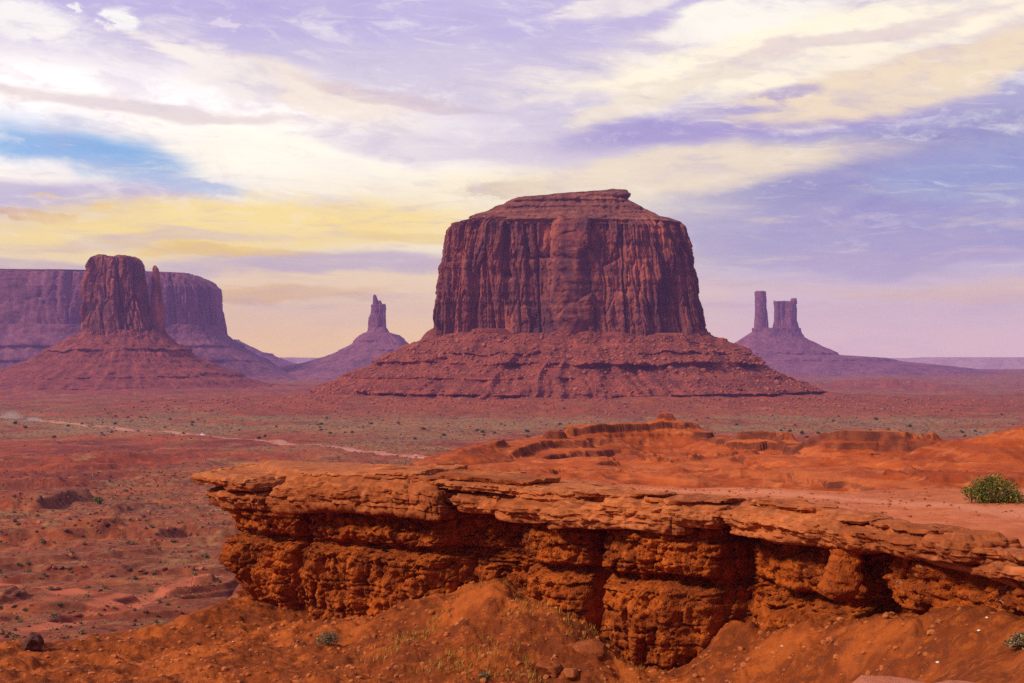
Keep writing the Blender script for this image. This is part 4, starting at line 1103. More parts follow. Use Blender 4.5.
def slab(px0, px1, y0, y1, th, outw, back, slope=0.03, rt=0.25, rb=0.18, rh=None, seed=0.0, strata=0.08, mat=None, name='caprock_slab', ymid=None, amp=0.16, res=0.075):
    o = seed * 7.31 + px0 * 0.013
    ps = np.linspace(px0, px1, 80)
    fr = rimP(ps) + rimN(ps) * outw
    bk = rimP(ps) - rimN(ps) * back
    yf = np.interp(ps, [px0, (px0 + px1) / 2, px1], [y0, (y0 + y1) / 2 if ymid is None else ymid, y1])
    zf = pix(ps, yf, fr[:, 1])[2]
    u = np.linspace(0, 1, 80)
    # closed outline
    per = np.concatenate([fr, bk[::-1]]); pu = np.concatenate([u, u[::-1]]); pvv = np.concatenate([np.zeros(80), np.ones(80)])
    per2 = np.concatenate([per, per[:1]])
    sg = np.concatenate([[0], np.cumsum(np.hypot(*np.diff(per2, axis=0).T))])
    n = max(60, int(sg[-1] / res))
    ss = np.linspace(0, sg[-1], n, endpoint=False)
    ex_ = np.interp(ss, sg, per2[:, 0]); ey_ = np.interp(ss, sg, per2[:, 1])
    uu = np.interp(ss, sg, np.append(pu, pu[0])); vv = np.interp(ss, sg, np.append(pvv, pvv[0]))
    rad = max(3, int(0.45 / res))
    rad = max(3, int(0.22 / res)) if px1 - px0 < 60 or px0 in (276, 726) else rad
    for _ in range(3):
        ker = np.ones(2 * rad + 1) / (2 * rad + 1)
        ex_, ey_, vv = (np.convolve(np.concatenate([q[-rad:], q, q[:rad]]), ker, 'valid') for q in (ex_, ey_, vv))
    length = np.hypot(*(fr[-1] - fr[0])); half = (outw + back) / 2
    wmar = min(0.45, half / length)
    um = np.clip(uu, wmar, 1 - wmar)
    mid = (fr + bk) / 2
    mx, my = np.interp(um, u, mid[:, 0]), np.interp(um, u, mid[:, 1])
    dxm, dym = mx - ex_, my - ey_
    dl = np.hypot(dxm, dym) + 1e-6
    ux, uy = dxm / dl, dym / dl
    zedge = np.interp(uu, u, zf) + slope * vv * (outw + back)
    zmid = np.interp(um, u, zf) + slope * half
    prof = []   # inset (m) or fraction, relative z, side weight
    for f in (1.0, 0.72, 0.5, 0.34, 0.22, 0.13): prof.append(('f', f, 0.0, 0.0))
    rh = rh or rt * 1.6
    for a in np.linspace(0, math.pi / 2, 8 if rh < 0.8 else 30): prof.append(('i', rh * (1 - math.sin(a)), -rt * (1 - math.cos(a)), math.sin(a)))
    nv = max(6, int(th / 0.07))
    for t_ in np.linspace(0, 1, nv + 2)[1:-1]: prof.append(('i', 0.10 * t_, -rt - (th - rt - rb) * t_, 1.0))
    for a in np.linspace(0, math.pi / 2, 5): prof.append(('i', 0.10 + rb * (1 - math.cos(a)), -th + rb * (1 - math.sin(a)), math.cos(a)))
    for f in (0.25, 0.6, 1.0): prof.append(('f', f, -th, 0.0))
    V = []
    for typ, a, dzv, wgt in prof:
        ins = np.maximum(a * dl, np.minimum(rh if dzv == 0.0 else 0.0, dl * 0.93)) if typ == 'f' else np.minimum(a, dl * 0.93)
        fr_ = ins / dl
        X = ex_ + ux * ins; Y = ey_ + uy * ins
        Z = zedge * (1 - fr_) + zmid * fr_ + dzv
        big_ = fbm(X / 2.6 + o, Y / 2.6, Z / 0.9, 4)
        stt = np.tanh(3.5 * perlin(X / 3.5 + o, Y / 3.5, Z / 0.15))
        st2 = np.tanh(3.0 * perlin(X / 2.0 + o, Y / 2.0, Z / 0.45 + 3))
        sm = 2.0 * np.abs(perlin(X / 0.5, Y / 0.5 + o, Z / 0.22)) + np.abs(perlin(X / 0.22, Y / 0.22 + o, Z / 0.12)) - 0.6
        cut = np.abs(perlin(X / 1.9 + o, Y / 1.9, 4.4 + 0.15 * Z))
        fa1, fe1 = facet(ss / 1.1 + 0.2 * big_ + o, Z / 0.55 + 0.2 * big_, 200 + int(seed) * 9, 1.2)
        fa2, fe2 = facet(ss / 0.42 + o, Z / 0.2, 205 + int(seed) * 9, 1.2)
        disp = wgt * (0.26 * fa1 + 0.10 * fa2 - 0.07 * (1 - sstep(fe1, 0, 0.08)) + amp * 1.5 * big_ + strata * stt * 0.7 + strata * 1.2 * st2 + 0.06 * sm - 0.12 * (1 - sstep(cut, 0, 0.03)))
        X = X - ux * disp; Y = Y - uy * disp
        tz = 0.10 * fbm(X / 1.6 + o, Y / 1.6, 0.3, 3) + 0.045 * np.tanh(4 * perlin(X / 2.2 + o, Y / 1.1, 7.7))
        Z = Z + tz * (1 - 0.6 * wgt) + 0.10 * wgt * fbm(X / 1.1, Y / 1.1 + o, 2.0, 2)
        if dzv < 0 and dzv > -th + 0.02:      # the slab is a stack of thin beds: low steps down its front
            lt_ = 0.19 + 0.05 * math.sin(o)
            tq = (Z + 0.16 * big_ + 0.03 * stt) / lt_; tf = tq - np.floor(tq)
            Z = Z + lt_ * 0.85 * (sstep(tf, 0.34, 0.66) - tf)
        V.append(np.stack([X, Y, Z], -1))
    V = np.stack(V)
    obj(name, V.reshape(-1, 3), grid_faces(V.shape[0], n, closed=True), mat or M_SLAB, ledge)

SLABS = [
    # px0, px1, top y at both ends, thick, out, back
    dict(a=(189, 254, 474, 479, 0.55, 0.30, 7.0), slope=0.015, rt=0.22, rh=1.2, seed=1),
    dict(a=(224, 259, 479, 483, 0.62, 0.35, 6.0), slope=0.02, rt=0.25, rh=1.4, seed=24),
    dict(a=(197, 252, 489, 492, 1.05, -0.55, 5.0), rt=0.25, rb=0.5, seed=2),
    dict(a=(217, 262, 491, 494, 1.05, 0.15, 4.0), rt=0.35, rh=0.8, rb=0.35, seed=3, amp=0.26),
    dict(a=(276, 445, 479, 485, 2.0, 0.65, 6.0), slope=0.02, rt=0.85, rh=2.8, rb=0.45, seed=4, ymid=477, amp=0.07),
    dict(a=(246, 400, 471, 470, 0.30, -4.6, 8.0), slope=0.0, rt=0.08, rb=0.08, seed=5, ymid=469),
    dict(a=(318, 470, 472, 477, 0.26, -3.3, 6.4), slope=0.0, rt=0.08, rb=0.08, seed=6),
    dict(a=(400, 516, 478, 488, 0.40, -0.2, 4.5), slope=0.0, rt=0.14, rh=0.9, rb=0.08, seed=7),
    dict(a=(451, 496, 494, 498, 0.90, -0.05, 4.0), rt=0.3, rh=0.8, rb=0.2, seed=8),
    dict(a=(497, 598, 501, 506, 1.0, 0.60, 4.0), rt=0.36, rh=1.2, rb=0.25, seed=9, slope=0.02),
    dict(a=(508, 612, 487, 494, 0.66, -0.25, 4.0), rt=0.22, rh=1.0, rb=0.12, seed=10, slope=0.0),
    dict(a=(548, 692, 505, 512, 1.2, 0.85, 3.4), rt=0.45, rh=1.6, rb=0.25, seed=11, slope=0.02, ymid=504),
    dict(a=(600, 726, 496, 506, 1.0, 0.45, 3.4), rt=0.40, rh=1.5, rb=0.2, seed=12, slope=0.0),
    dict(a=(664, 724, 506, 512, 0.90, 0.70, 3.0), rt=0.40, rh=1.0, rb=0.3, seed=25, slope=0.0),
    dict(a=(726, 846, 503, 519, 1.35, 0.55, 3.0), slope=0.02, rt=0.62, rh=2.2, rb=0.25, seed=14),
    dict(a=(800, 878, 517, 529, 0.95, 0.45, 2.4), rt=0.45, rh=1.6, rb=0.2, seed=15, slope=0.02),
    dict(a=(838, 968, 521, 538, 1.0, 0.50, 2.6), rt=0.5, rh=1.9, rb=0.2, seed=16, slope=0.02),
    dict(a=(760, 866, 534, 546, 0.30, 0.05, 2.0), rt=0.1, rb=0.1, seed=17, slope=0.0),
    dict(a=(284, 404, 474, 473, 0.26, -1.0, 4.5), rt=0.07, rb=0.08, seed=31, slope=0.0),
    dict(a=(352, 436, 476, 479, 0.22, -0.5, 3.0), rt=0.07, rb=0.08, seed=32, slope=0.0),
    dict(a=(424, 520, 474, 482, 0.28, -0.9, 4.0), rt=0.08, rb=0.08, seed=33, slope=0.0),
    dict(a=(562, 664, 491, 497, 0.28, -0.2, 2.4), rt=0.08, rb=0.08, seed=34, slope=0.0),
    dict(a=(640, 722, 497, 502, 0.26, 0.10, 2.4), rt=0.08, rb=0.08, seed=35, slope=0.0),
    dict(a=(732, 812, 498, 509, 0.26, -0.35, 2.0), rt=0.08, rb=0.08, seed=36, slope=0.0),
    dict(a=(786, 858, 508, 519, 0.24, -0.15, 2.0), rt=0.08, rb=0.08, seed=37, slope=0.0),
    dict(a=(858, 936, 521, 531, 0.22, -0.10, 1.6), rt=0.08, rb=0.08, seed=38, slope=0.0),
    dict(a=(930, 1040, 543, 559, 0.28, -0.15, 2.0), rt=0.1, rb=0.1, seed=19, slope=0.0),
    dict(a=(946, 1046, 552, 569, 0.28, -0.45, 2.0), rt=0.1, rb=0.1, seed=20, slope=0.0),
    dict(a=(974, 1150, 562, 588, 0.36, 0.50, 2.6), rt=0.16, rh=1.2, rb=0.12, seed=21, slope=0.01),
    dict(a=(1120, 1330, 584, 602, 0.7, 0.4, 3.0), rt=0.2, rb=0.15, seed=22, slope=0.0),
    dict(a=(1300, 1490, 602, 622, 0.7, 0.3, 3.0), rt=0.2, rb=0.15, seed=23, slope=0.0),
]
for s_ in SLABS:
    a = s_.pop('a')
    slab(*a, **s_)

# ------------------------------------------------------------------ boulders
def rock_verts(seed, sub=3, sx=1.0, sy=1.0, sz=1.0, amp=0.28, facet=True):
    import bmesh
    bm = bmesh.new()
    bmesh.ops.create_icosphere(bm, subdivisions=sub, radius=1.0)
    v = np.array([q.co[:] for q in bm.verts]); f = np.array([[q.index for q in p.verts] for p in bm.faces])
    bm.free()
    rs = np.random.RandomState(seed)
    if facet:   # cut by random planes for flat broken faces
        for _ in range(11):
            nn = rs.normal(size=3); nn /= np.linalg.norm(nn)
            dd = rs.uniform(0.55, 0.9)
            h = v @ nn
            v = v - np.outer(np.maximum(0, h - dd), nn) * 0.92
    n = fbm(v[:, 0] * 1.3 + seed, v[:, 1] * 1.3, v[:, 2] * 1.3, 4)
    v = v * (1 + amp * 0.6 * n)[:, None]
    return v * np.array([sx, sy, sz]), f

def boulder(name, x, y, size, seed, label, cat='boulder', group=None, sc3=(1, 0.9, 0.75), mat=None, sub=3, sink=0.25, rot=0.0, z=None, tilt=0.0, facet=True, amp=0.28):
    v, f = rock_verts(seed, sub, *sc3, facet=facet, amp=amp)
    o = link(name, make_mesh(name, v * size, f, mat or M_BOULD, smooth=False))
    o.location = (x, y, (gz_at(x, y) if z is None else z) + size * sc3[2] * (1 - 2 * sink))
    o.rotation_euler = (tilt, tilt * 0.5, rot)
    return tag(o, label, cat, group)

# pillar leaning on the wall between two bays
def pinnacle():
    px, Yc = 841, 47.7
    rows = [(534, 846, 853), (540, 838, 858), (552, 833, 861), (565, 829, 861), (580, 824, 860), (590, 821, 858), (596, 823, 853), (599, 830, 848)]
    py = np.array([r[0] for r in rows], float)
    rr = np.linspace(py[0], py[-1], 60)
    Y0 = 48.3
    xl, _, z = pix(np.interp(rr, py, [r[1] for r in rows]), rr, Y0); xr = pix(np.interp(rr, py, [r[2] for r in rows]), rr, Y0)[0]
    th_ = np.linspace(0, 2 * math.pi, 90, endpoint=False)
    cx, w = (xl + xr) / 2, (xr - xl) / 2
    c, s = np.cos(th_), np.sin(th_)
    ex, ey = np.sign(c) * np.abs(c) ** 0.8, np.sign(s) * np.abs(s) ** 0.8
    X = cx[:, None] + w[:, None] * ex; Y = Y0 + 0.9 * ey[None] * np.minimum(1, w[:, None] * 1.3); Z = np.repeat(z[:, None], 90, 1)
    n = fbm(X / 0.6, Y / 0.6, Z / 0.5, 4) * 0.13 + 0.05 * np.tanh(3 * perlin(X, Y, Z / 0.2))
    X = X + n * c; Y = Y + n * s
    v = np.stack([X, Y, Z], -1).reshape(-1, 3)
    f = grid_faces(60, 90, closed=True, flip=True)
    cap1 = len(v)
    v = np.concatenate([v, [[X[0].mean(), Y[0].mean(), Z[0].mean()], [X[-1].mean(), Y[-1].mean(), Z[-1].mean() - 0.05]]])
    i = np.arange(90)
    t1 = np.stack([np.full(90, cap1), i, (i + 1) % 90], 1); t2 = np.stack([np.full(90, cap1 + 1), 59 * 90 + (i + 1) % 90, 59 * 90 + i], 1)
    o = obj('pinnacle', v, [f, t1, t2], M_WALL, ledge)
    o['label'] = 'leaning pillar of mudstone split from the wall'
pinnacle()

# fallen slabs at the foot of the middle buttress
def at_fore(px, py, Y0=40, Y1=75):
    Y = np.linspace(Y0, Y1, 500)
    x, y, z = pix(px, py, Y)
    g = ground(x, Y)[0]
    b = z < g
    i = int(np.argmax(b)) if b.any() else len(Y) - 1
    return float(x[i]), float(Y[i]), float(g[i])
for (px, py, size, s3, tl, rot, seed, lab) in (
        (590, 652, 0.95, (1.0, 0.8, 0.30), 0.45, 0.3, 51, 'flat oval sandstone slab leaning at the foot of the middle buttress'),
        (552, 672, 0.85, (0.9, 0.8, 0.35), 0.35, 0.9, 52, 'angular red slab with a dark split edge near the bottom of the picture'),
        (571, 678, 0.45, (1.0, 0.8, 0.6), 0.2, 0.2, 53, 'small angular rock wedged below the two fallen slabs')):
    x, y, z = at_fore(px, py)
    boulder('fallen_rock', x, y, size, seed, lab, 'rock', 'fallen rocks under the ledge', s3, M_SLAB, 4, 0.3, rot, z, tl)
x, y, z = at_fore(26, 652, 52, 80)
boulder('boulder', x, y + 0.6, 0.6, 54, 'dark cracked boulder on the crest of the near slope at far left', 'boulder', None, (1.0, 0.8, 0.85), M_BOULD_DK, 4, 0.2, 0.4, z)
bx, by_, bz = pix(314, 391, 1640)
boulder('boulder', float(bx), float(by_), 4.6, 55, 'round boulder balanced alone on the low ridge left of the biggest butte', 'boulder', None, (1, 1, 1.05), M_BOULD_DK, 4, 0.02, 0, float(bz) - 4.8, facet=False, amp=0.15)
random.seed(5)
for i, (px, py, lab) in enumerate(((782, 648, 'small pale stone lying on bare orange soil under the ledge'), (987, 619, 'pale stone on the soil close under the right end of the ledge'), (979, 632, 'pale stone on the open orange slope at the right edge'),
                     (938, 663, 'single whitish stone low on the orange slope near the bottom'), (233, 643, 'pale flat stone on the slope below the tip of the ledge'))):
    x, y, z = at_fore(px, py, 30)
    boulder('stone', x, y, 0.065, 60 + i, lab, 'stone', 'pale stones on the near slope', (1.2, 0.9, 0.6), plain_mat('pale_stone', (0.6, 0.48, 0.42)) if i == 0 else bpy.data.materials['pale_stone'], 2, 0.2, i, z)

# boulders on the talus of the big butte, and rocks in the left valley: shared meshes, each an object
rs = np.random.RandomState(3)
RM = [make_mesh('boulder', rock_verts(70 + i, 2, 1, 0.85, 0.75)[0], rock_verts(70 + i, 2)[1], M_BOULD, smooth=False) for i in range(5)]
RMD = [make_mesh('rock', rock_verts(80 + i, 2, 1, 0.85, 0.7)[0], rock_verts(80 + i, 2)[1], M_BOULD_DK, smooth=False) for i in range(4)]
def place(me, name, loc, s, label, cat, group):
    o = bpy.data.objects.new(name, me)
    COL.objects.link(o)
    o.location = loc
    o.rotation_euler = (rs.uniform(-.3, .3), rs.uniform(-.3, .3), rs.uniform(0, 6.28))
    o.scale = (s * rs.uniform(.85, 1.2), s * rs.uniform(.85, 1.2), s * rs.uniform(.8, 1.1))
    return tag(o, label, cat, group)
TV = talv.reshape(talshape[0], talshape[1], 3)
def on_talus(lo, hi):
    while True:
        i = rs.randint(int(talshape[0] * lo), int(talshape[0] * hi)); j = rs.randint(talshape[1])
        p = TV[i, j]
        if p[1] < BY - 20 and p[2] > -58: return p
for i in range(110):
    p = on_talus(0.1, 0.62)
    place(RM[i % 5], 'boulder', (p[0], p[1], p[2] + 0.4), rs.uniform(2.6, 5.0) * (1.5 if i < 16 else 1), 'pale red boulder strewn on the talus below the biggest cliff', 'boulder', 'boulders on the talus of the biggest butte')
def rubble(name, pts, sizes, label, mat, cat='rubble'):
    vv, ff = [], []
    base = [rock_verts(90 + i, 1, 1, 0.85, 0.7, amp=0.4) for i in range(5)]
    off = 0
    for p, s in zip(pts, sizes):
        v, f = base[rs.randint(5)]
        a = rs.uniform(0, 6.28)
        c, s_ = math.cos(a), math.sin(a)
        q = v @ np.array([[c, -s_, 0], [s_, c, 0], [0, 0, 1]]) * s + np.asarray(p)
        vv.append(q); ff.append(f + off); off += len(v)
    o = obj(name, np.concatenate(vv), np.concatenate(ff), mat, smooth=False)
    return tag(o, label, cat, kind='stuff')
pts = [on_talus(0.03, 0.70) for _ in range(4200)]
for _ in range(1500):     # and spilled out over the plain at its foot
    a_ = rs.uniform(math.pi * 1.02, math.pi * 1.98); d_ = 270 + 190 * rs.rand() ** 1.6
    qx_, qy_ = 87 + math.cos(a_) * d_ * 1.35, 1650 + math.sin(a_) * d_
    pts.append((qx_, qy_, None))
_o = [i for i, p in enumerate(pts) if p[2] is None]
_g = ground(np.array([pts[i][0] for i in _o]), np.array([pts[i][1] for i in _o]))[0]
for i, g_ in zip(_o, _g): pts[i] = (pts[i][0], pts[i][1], g_ + 0.2)
rubble('talus_rubble', pts, 0.7 + 2.6 * rs.rand(len(pts)) ** 2, 'loose red rubble covering the talus of the biggest butte', M_BOULD)

LEFT = []
while len(LEFT) < 120:
    px, py = rs.uniform(-10, 240), 640 - 130 * rs.rand() ** 1.3
    h = hit_ground(px, py, 100, 700)
    if h and h[1] > 110: LEFT.append(h)
for i, h in enumerate(LEFT):
    place(RMD[i % 4] if i % 3 else RM[i % 5], 'rock', (h[0], h[1], h[2] + 0.05), rs.uniform(0.25, 0.75) * h[1] / 220, 'dark red rock scattered on the valley floor left of the ledge', 'rock', 'rocks on the valley floor at left')
pts = []
for _ in range(40):
    px = rs.uniform(-30, 260, 60); Y = rs.uniform(115, 520, 60)
    x = (px - 512) / FPX * Y
    g = ground(x, Y)[0]
    pts += list(np.stack([x, Y, g], 1))
rubble('valley_rubble', pts, rs.uniform(0.12, 0.38, len(pts)) * np.array([p[1] for p in pts]) / 230, 'small stones littering the red valley floor at left', M_BOULD_DK)
pts = []
for _ in range(44):
    x = rs.uniform(-26, 20, 160); Y = rs.uniform(40, 66, 160)
    g, mk = ground(x, Y)
    pts += [(a, b, c_) for a, b, c_, nn in zip(x, Y, g, mk['near']) if nn > 0.6]
rubble('soil_pebbles', pts, 0.03 + 0.19 * rs.rand(len(pts)) ** 5, 'small stones lying on the orange slope under the ledge', M_SLAB)

pts = []
for _ in range(1500):
    i = rs.randint(60, len(pxs) - 1); j = rs.randint(20, len(vs) - 1)
    if pxs[i] < 560: continue
    f_ = rs.rand()
    pts.append((TX[j, i] * (1 - f_) + TX[j, i + 1] * f_ if i + 1 < len(pxs) else TX[j, i], TY[j, i] + 0.05 * rs.normal(), TZ[j, i] + 0.005))
rubble('plateau_pebbles', pts, 0.02 + 0.11 * rs.rand(len(pts)) ** 5, 'small stones scattered on the bare top of the ledge', M_SLAB)

# ------------------------------------------------------------------ plants
def leaf_cloud(rsx, n, blobs, size, flat=0.5):
    """n small leaf faces spread through overlapping clumps: (cx, cy, cz, rx, ry, rz)"""
    blobs = np.array(blobs, float)
    vol = np.prod(blobs[:, 3:], axis=1); idx = rsx.choice(len(blobs), n, p=vol / vol.sum())
    d = rsx.normal(size=(n, 3)); d /= np.linalg.norm(d, axis=1, keepdims=True)
    rr = rsx.rand(n, 1) ** 0.42 * (1 + 0.18 * rsx.normal(size=(n, 1)))
    c = blobs[idx, :3] + d * rr * blobs[idx, 3:]
    c = c[c[:, 2] > 0.0]
    n = len(c)
    a = rsx.normal(size=(n, 3)); a[:, 2] = np.abs(a[:, 2]) * 0.9; a /= np.linalg.norm(a, axis=1, keepdims=True)
    b = np.cross(a, rsx.normal(size=(n, 3))); b /= np.linalg.norm(b, axis=1, keepdims=True)
    s = size * rsx.uniform(0.6, 1.3, (n, 1))
    v = np.stack([c - a * s, c + b * s * flat, c + a * s, c - b * s * flat], 1).reshape(-1, 3)
    return v, np.arange(4 * n).reshape(-1, 4)
def stems(rsx, n, rx, h, r0=0.02):
    vv, ff, off = [], [], 0
    for _ in range(n):
        a = rsx.uniform(0, 6.28); sp = rsx.uniform(0.15, 1.0)
        p0 = np.array([math.cos(a) * 0.1 * rx, math.sin(a) * 0.1 * rx, -0.05]); p2 = np.array([math.cos(a) * rx * sp, math.sin(a) * rx * sp, h * rsx.uniform(0.5, 1.0) * (1.1 - 0.5 * sp)])
        p1 = (p0 + p2) / 2 + np.array([0, 0, 0.15 * h]) + rsx.normal(size=3) * 0.05 * rx
        ring = []
        for t in (0, 0.33, 0.66, 1.0):
            q = (1 - t) ** 2 * p0 + 2 * t * (1 - t) * p1 + t * t * p2
            rr = r0 * (1 - 0.7 * t)
            for k in range(4):
                b = k * math.pi / 2
                ring.append(q + np.array([math.cos(b) * rr, math.sin(b) * rr, 0]))
        vv.append(np.array(ring)); ff.append(grid_faces(4, 4, closed=True) + off); off += 16
    return np.concatenate(vv), np.concatenate(ff)
def leaf_mat(name, c1, c2, c3):
    m = bpy.data.materials.new(name); m.use_nodes = True
    n = NT(m.node_tree); bs = m.node_tree.nodes['Principled BSDF']
    g = n.new('ShaderNodeNewGeometry')
    rnd = g.outputs['Random Per Island']
    col = n.mix(n.ss(rnd, 0.1, 0.6), c1, c2)
    col = n.mix(n.ss(rnd, 0.82, 0.98), col, c3)
    n.put(bs.inputs['Base Color'], col)
    bs.inputs['Roughness'].default_value = 0.7
    bs.inputs['Specular IOR Level'].default_value = 0.2
    return m
M_LEAF = leaf_mat('green_leaves', (0.045, 0.060, 0.008), (0.14, 0.150, 0.014), (0.34, 0.26, 0.04))
M_DARKLEAF = leaf_mat('dark_juniper_leaves', (0.028, 0.034, 0.014), (0.055, 0.062, 0.024), (0.10, 0.09, 0.03))
M_SAGE = leaf_mat('sage_leaves', (0.095, 0.066, 0.036), (0.20, 0.140, 0.070), (0.40, 0.27, 0.11))
M_SCRUB = leaf_mat('scrub_leaves', (0.055, 0.048, 0.026), (0.15, 0.105, 0.058), (0.38, 0.26, 0.13))
M_TUFT = leaf_mat('pale_tuft_blades', (0.20, 0.145, 0.045), (0.36, 0.26, 0.085), (0.52, 0.40, 0.15))
M_STEM = plain_mat('dry_stems', (0.20, 0.13, 0.07), 0.9)
M_STRAW = leaf_mat('dry_grass_blades', (0.30, 0.105, 0.014), (0.42, 0.19, 0.028), (0.52, 0.32, 0.07))

rb_ = np.random.RandomState(9)
bxp, byp, _ = (float(q) for q in pix(991, 503, 54.5))
bush = empty('bush', (bxp, byp, TOPZ - 0.02))
tag(bush, 'leafy green bush growing on the soil top of the ledge at right', 'bush')
blobs = [(-0.75, 0, 0.5, 0.55, 0.6, 0.42), (-0.25, 0.1, 0.75, 0.6, 0.6, 0.5), (0.25, -0.05, 0.8, 0.6, 0.6, 0.45), (0.75, 0, 0.55, 0.6, 0.6, 0.45), (1.1, 0.1, 0.35, 0.4, 0.5, 0.32), (-1.1, 0, 0.55, 0.3, 0.4, 0.25), (0.1, 0, 1.1, 0.35, 0.4, 0.28), (0.35, 0.1, 1.2, 0.16, 0.2, 0.25), (-0.2, -0.2, 0.3, 0.9, 0.6, 0.3), (0.6, -0.2, 0.3, 0.8, 0.6, 0.28), (-0.55, 0, 1.0, 0.2, 0.2, 0.22), (0.7, 0, 0.95, 0.22, 0.25, 0.2), (1.35, 0, 0.2, 0.3, 0.4, 0.2), (-1.3, 0, 0.62, 0.14, 0.2, 0.1)]
v, f = leaf_cloud(rb_, 3600, blobs, 0.06)
link('foliage', make_mesh('foliage', v, f, M_LEAF, smooth=False), bush)
v, f = stems(rb_, 110, 1.5, 1.5, 0.018)
link('stem', make_mesh('stem', v, f, M_STEM), bush)
v, f = leaf_cloud(rb_, 700, [(0.1, -0.2, 0.02, 1.6, 0.9, 0.10), (1.2, -0.1, 0.03, 0.7, 0.6, 0.16)], 0.05)
link('dry_litter', make_mesh('dry_litter', v, f, M_STRAW, smooth=False), bush)

def small_bush(name, px, py, Y0, Y1, s, mat, label, seed, n=900):
    r_ = np.random.RandomState(seed)
    x, y, z = at_fore(px, py, Y0, Y1)
    b = empty(name, (x, y, z))
    tag(b, label, 'bush')
    v, f = leaf_cloud(r_, n, [(0, 0, 0.5 * s, 0.8 * s, 0.7 * s, 0.5 * s), (0.4 * s, 0.1, 0.6 * s, 0.5 * s, 0.5 * s, 0.45 * s), (-0.6 * s, 0, 0.3 * s, 0.5 * s, 0.5 * s, 0.3 * s)], 0.05)
    link('foliage', make_mesh('foliage', v, f, mat, smooth=False), b)
    v, f = stems(r_, 24, 0.8 * s, 0.9 * s, 0.012)
    link('stem', make_mesh('stem', v, f, M_STEM), b)
small_bush('sagebrush', 328, 645, 50, 72, 0.62, M_SAGE, 'grey green sagebrush on the slope below the left buttress', 21)
small_bush('sagebrush', 1021, 648, 30, 45, 0.45, M_SAGE, 'tan dry bush at the right edge of the slope under the ledge', 22)
small_bush('sagebrush', 484, 679, 45, 60, 0.25, M_SAGE, 'tiny grey sage tuft on the bottom slope among dry grass', 23, 300)

# shrubs on the valley floor: one of each mesh, copied
def shrub_mesh(seed, mat, n=150):
    r_ = np.random.RandomState(seed)
    v, f = leaf_cloud(r_, n, [(0, 0, 0.42, 0.75, 0.7, 0.45), (0.35, 0.1, 0.5, 0.5, 0.5, 0.45), (-0.4, 0, 0.4, 0.45, 0.5, 0.35)], 0.17, 0.7)
    return make_mesh('shrub', v, f, mat, smooth=False)
DK = [shrub_mesh(i, M_DARKLEAF) for i in range(5)]
SG = [shrub_mesh(20 + i, M_SAGE) for i in range(5)]
known = [(265, 437), (193, 423), (320, 428), (321, 425), (330, 434), (345, 433), (352, 433), (477, 431), (484, 436), (527, 432), (528, 439), (555, 436), (561, 432), (15, 424), (25, 428), (54, 438), (68, 427), (112, 433), (165, 428), (170, 420), (198, 420),
         (205, 412), (105, 410), (128, 418), (140, 418), (146, 418), (781, 431), (790, 432), (802, 434), (818, 434), (795, 426), (870, 431), (975, 432), (993, 438), (965, 437), (1005, 436), (910, 427), (876, 420), (560, 425), (108, 414), (116, 417)]
k = 0
def shrub(px, py, s, dark=True):
    global k
    h = hit_ground(px, py, 330, 2300)
    if h is None: return
    k += 1
    place(DK[k % 5] if dark else SG[k % 5], 'shrub', h, s, 'dark green desert shrub dotting the valley floor before the buttes' if dark else 'grey green sagebrush dotting the valley floor before the buttes', 'shrub',
          'dark shrubs on the valley floor' if dark else 'sagebrush on the valley floor')
for p in known: shrub(p[0], p[1], rs.uniform(1.5, 2.6))
for i in range(130):
    shrub(rs.uniform(0, 1024), rs.choice([rs.uniform(408, 428), rs.uniform(424, 442)]), 0.7 + 1.8 * rs.rand() ** 2.5, rs.rand() < 0.6)
for i in range(110):
    h = hit_ground(rs.uniform(-5, 245), 640 - 150 * rs.rand() ** 1.2, 100, 700)
    if h and h[1] > 110: place(SG[i % 5], 'sagebrush', h, rs.uniform(0.35, 0.8) * (h[1] / 220) ** 0.7, 'grey green sagebrush clump on the valley floor left of the ledge', 'bush', 'sagebrush clumps on the left valley floor')
h = hit_ground(98, 505.5, 150, 900)
o = place(DK[0], 'bush', h, 2.0, 'single rounded bright green bush at the end of a dark mud bank at left', 'bush', None)
o.data = shrub_mesh(77, M_LEAF, 300)
# ground cover too many to count
def cover(name, pts, size, mat, label, per=9):
    vv = []
    for p, s in zip(pts, size):
        v, _ = leaf_cloud(rs, per, [(0, 0, 0.3, 0.7, 0.7, 0.35)], 0.3, 0.7)
        vv.append(v * s + np.asarray(p))
    v = np.concatenate(vv)
    o = obj(name, v, np.arange(len(v)).reshape(-1, 4), mat, smooth=False)
    return tag(o, label, 'scrub', kind='stuff')
pts = []
for _ in range(240):
    px = rs.uniform(-40, 1060, 60); Y = np.exp(rs.uniform(math.log(420), math.log(1700), 60))
    x = (px - 512) / FPX * Y
    g, mk = ground(x, Y)
    keep = (rs.rand(60) < 0.25 + mk['scrub']) & (mk['badland'] < 0.1)
    pts += list(np.stack([x, Y, g], 1)[keep])
cover('scrub_cover', pts, [(0.4 + 1.5 * rs.rand() ** 3) * (p[1] / 900) ** 0.5 for p in pts], M_SCRUB, 'low grey scrub scattered over the whole valley floor')
pts = []
for _ in range(90):
    px = rs.uniform(-40, 260, 60); Y = np.exp(rs.uniform(math.log(115), math.log(460), 60))
    x = (px - 512) / FPX * Y
    g, mk = ground(x, Y)
    keep = rs.rand(60) < 0.15 + mk['scrub'] + 0.5 * mk['wash']
    pts += list(np.stack([x, Y, g], 1)[keep])
cover('tuft_cover', pts, [rs.uniform(0.12, 0.34) * p[1] / 200 for p in pts], M_TUFT, 'low straw coloured tufts over the left valley floor', 8)

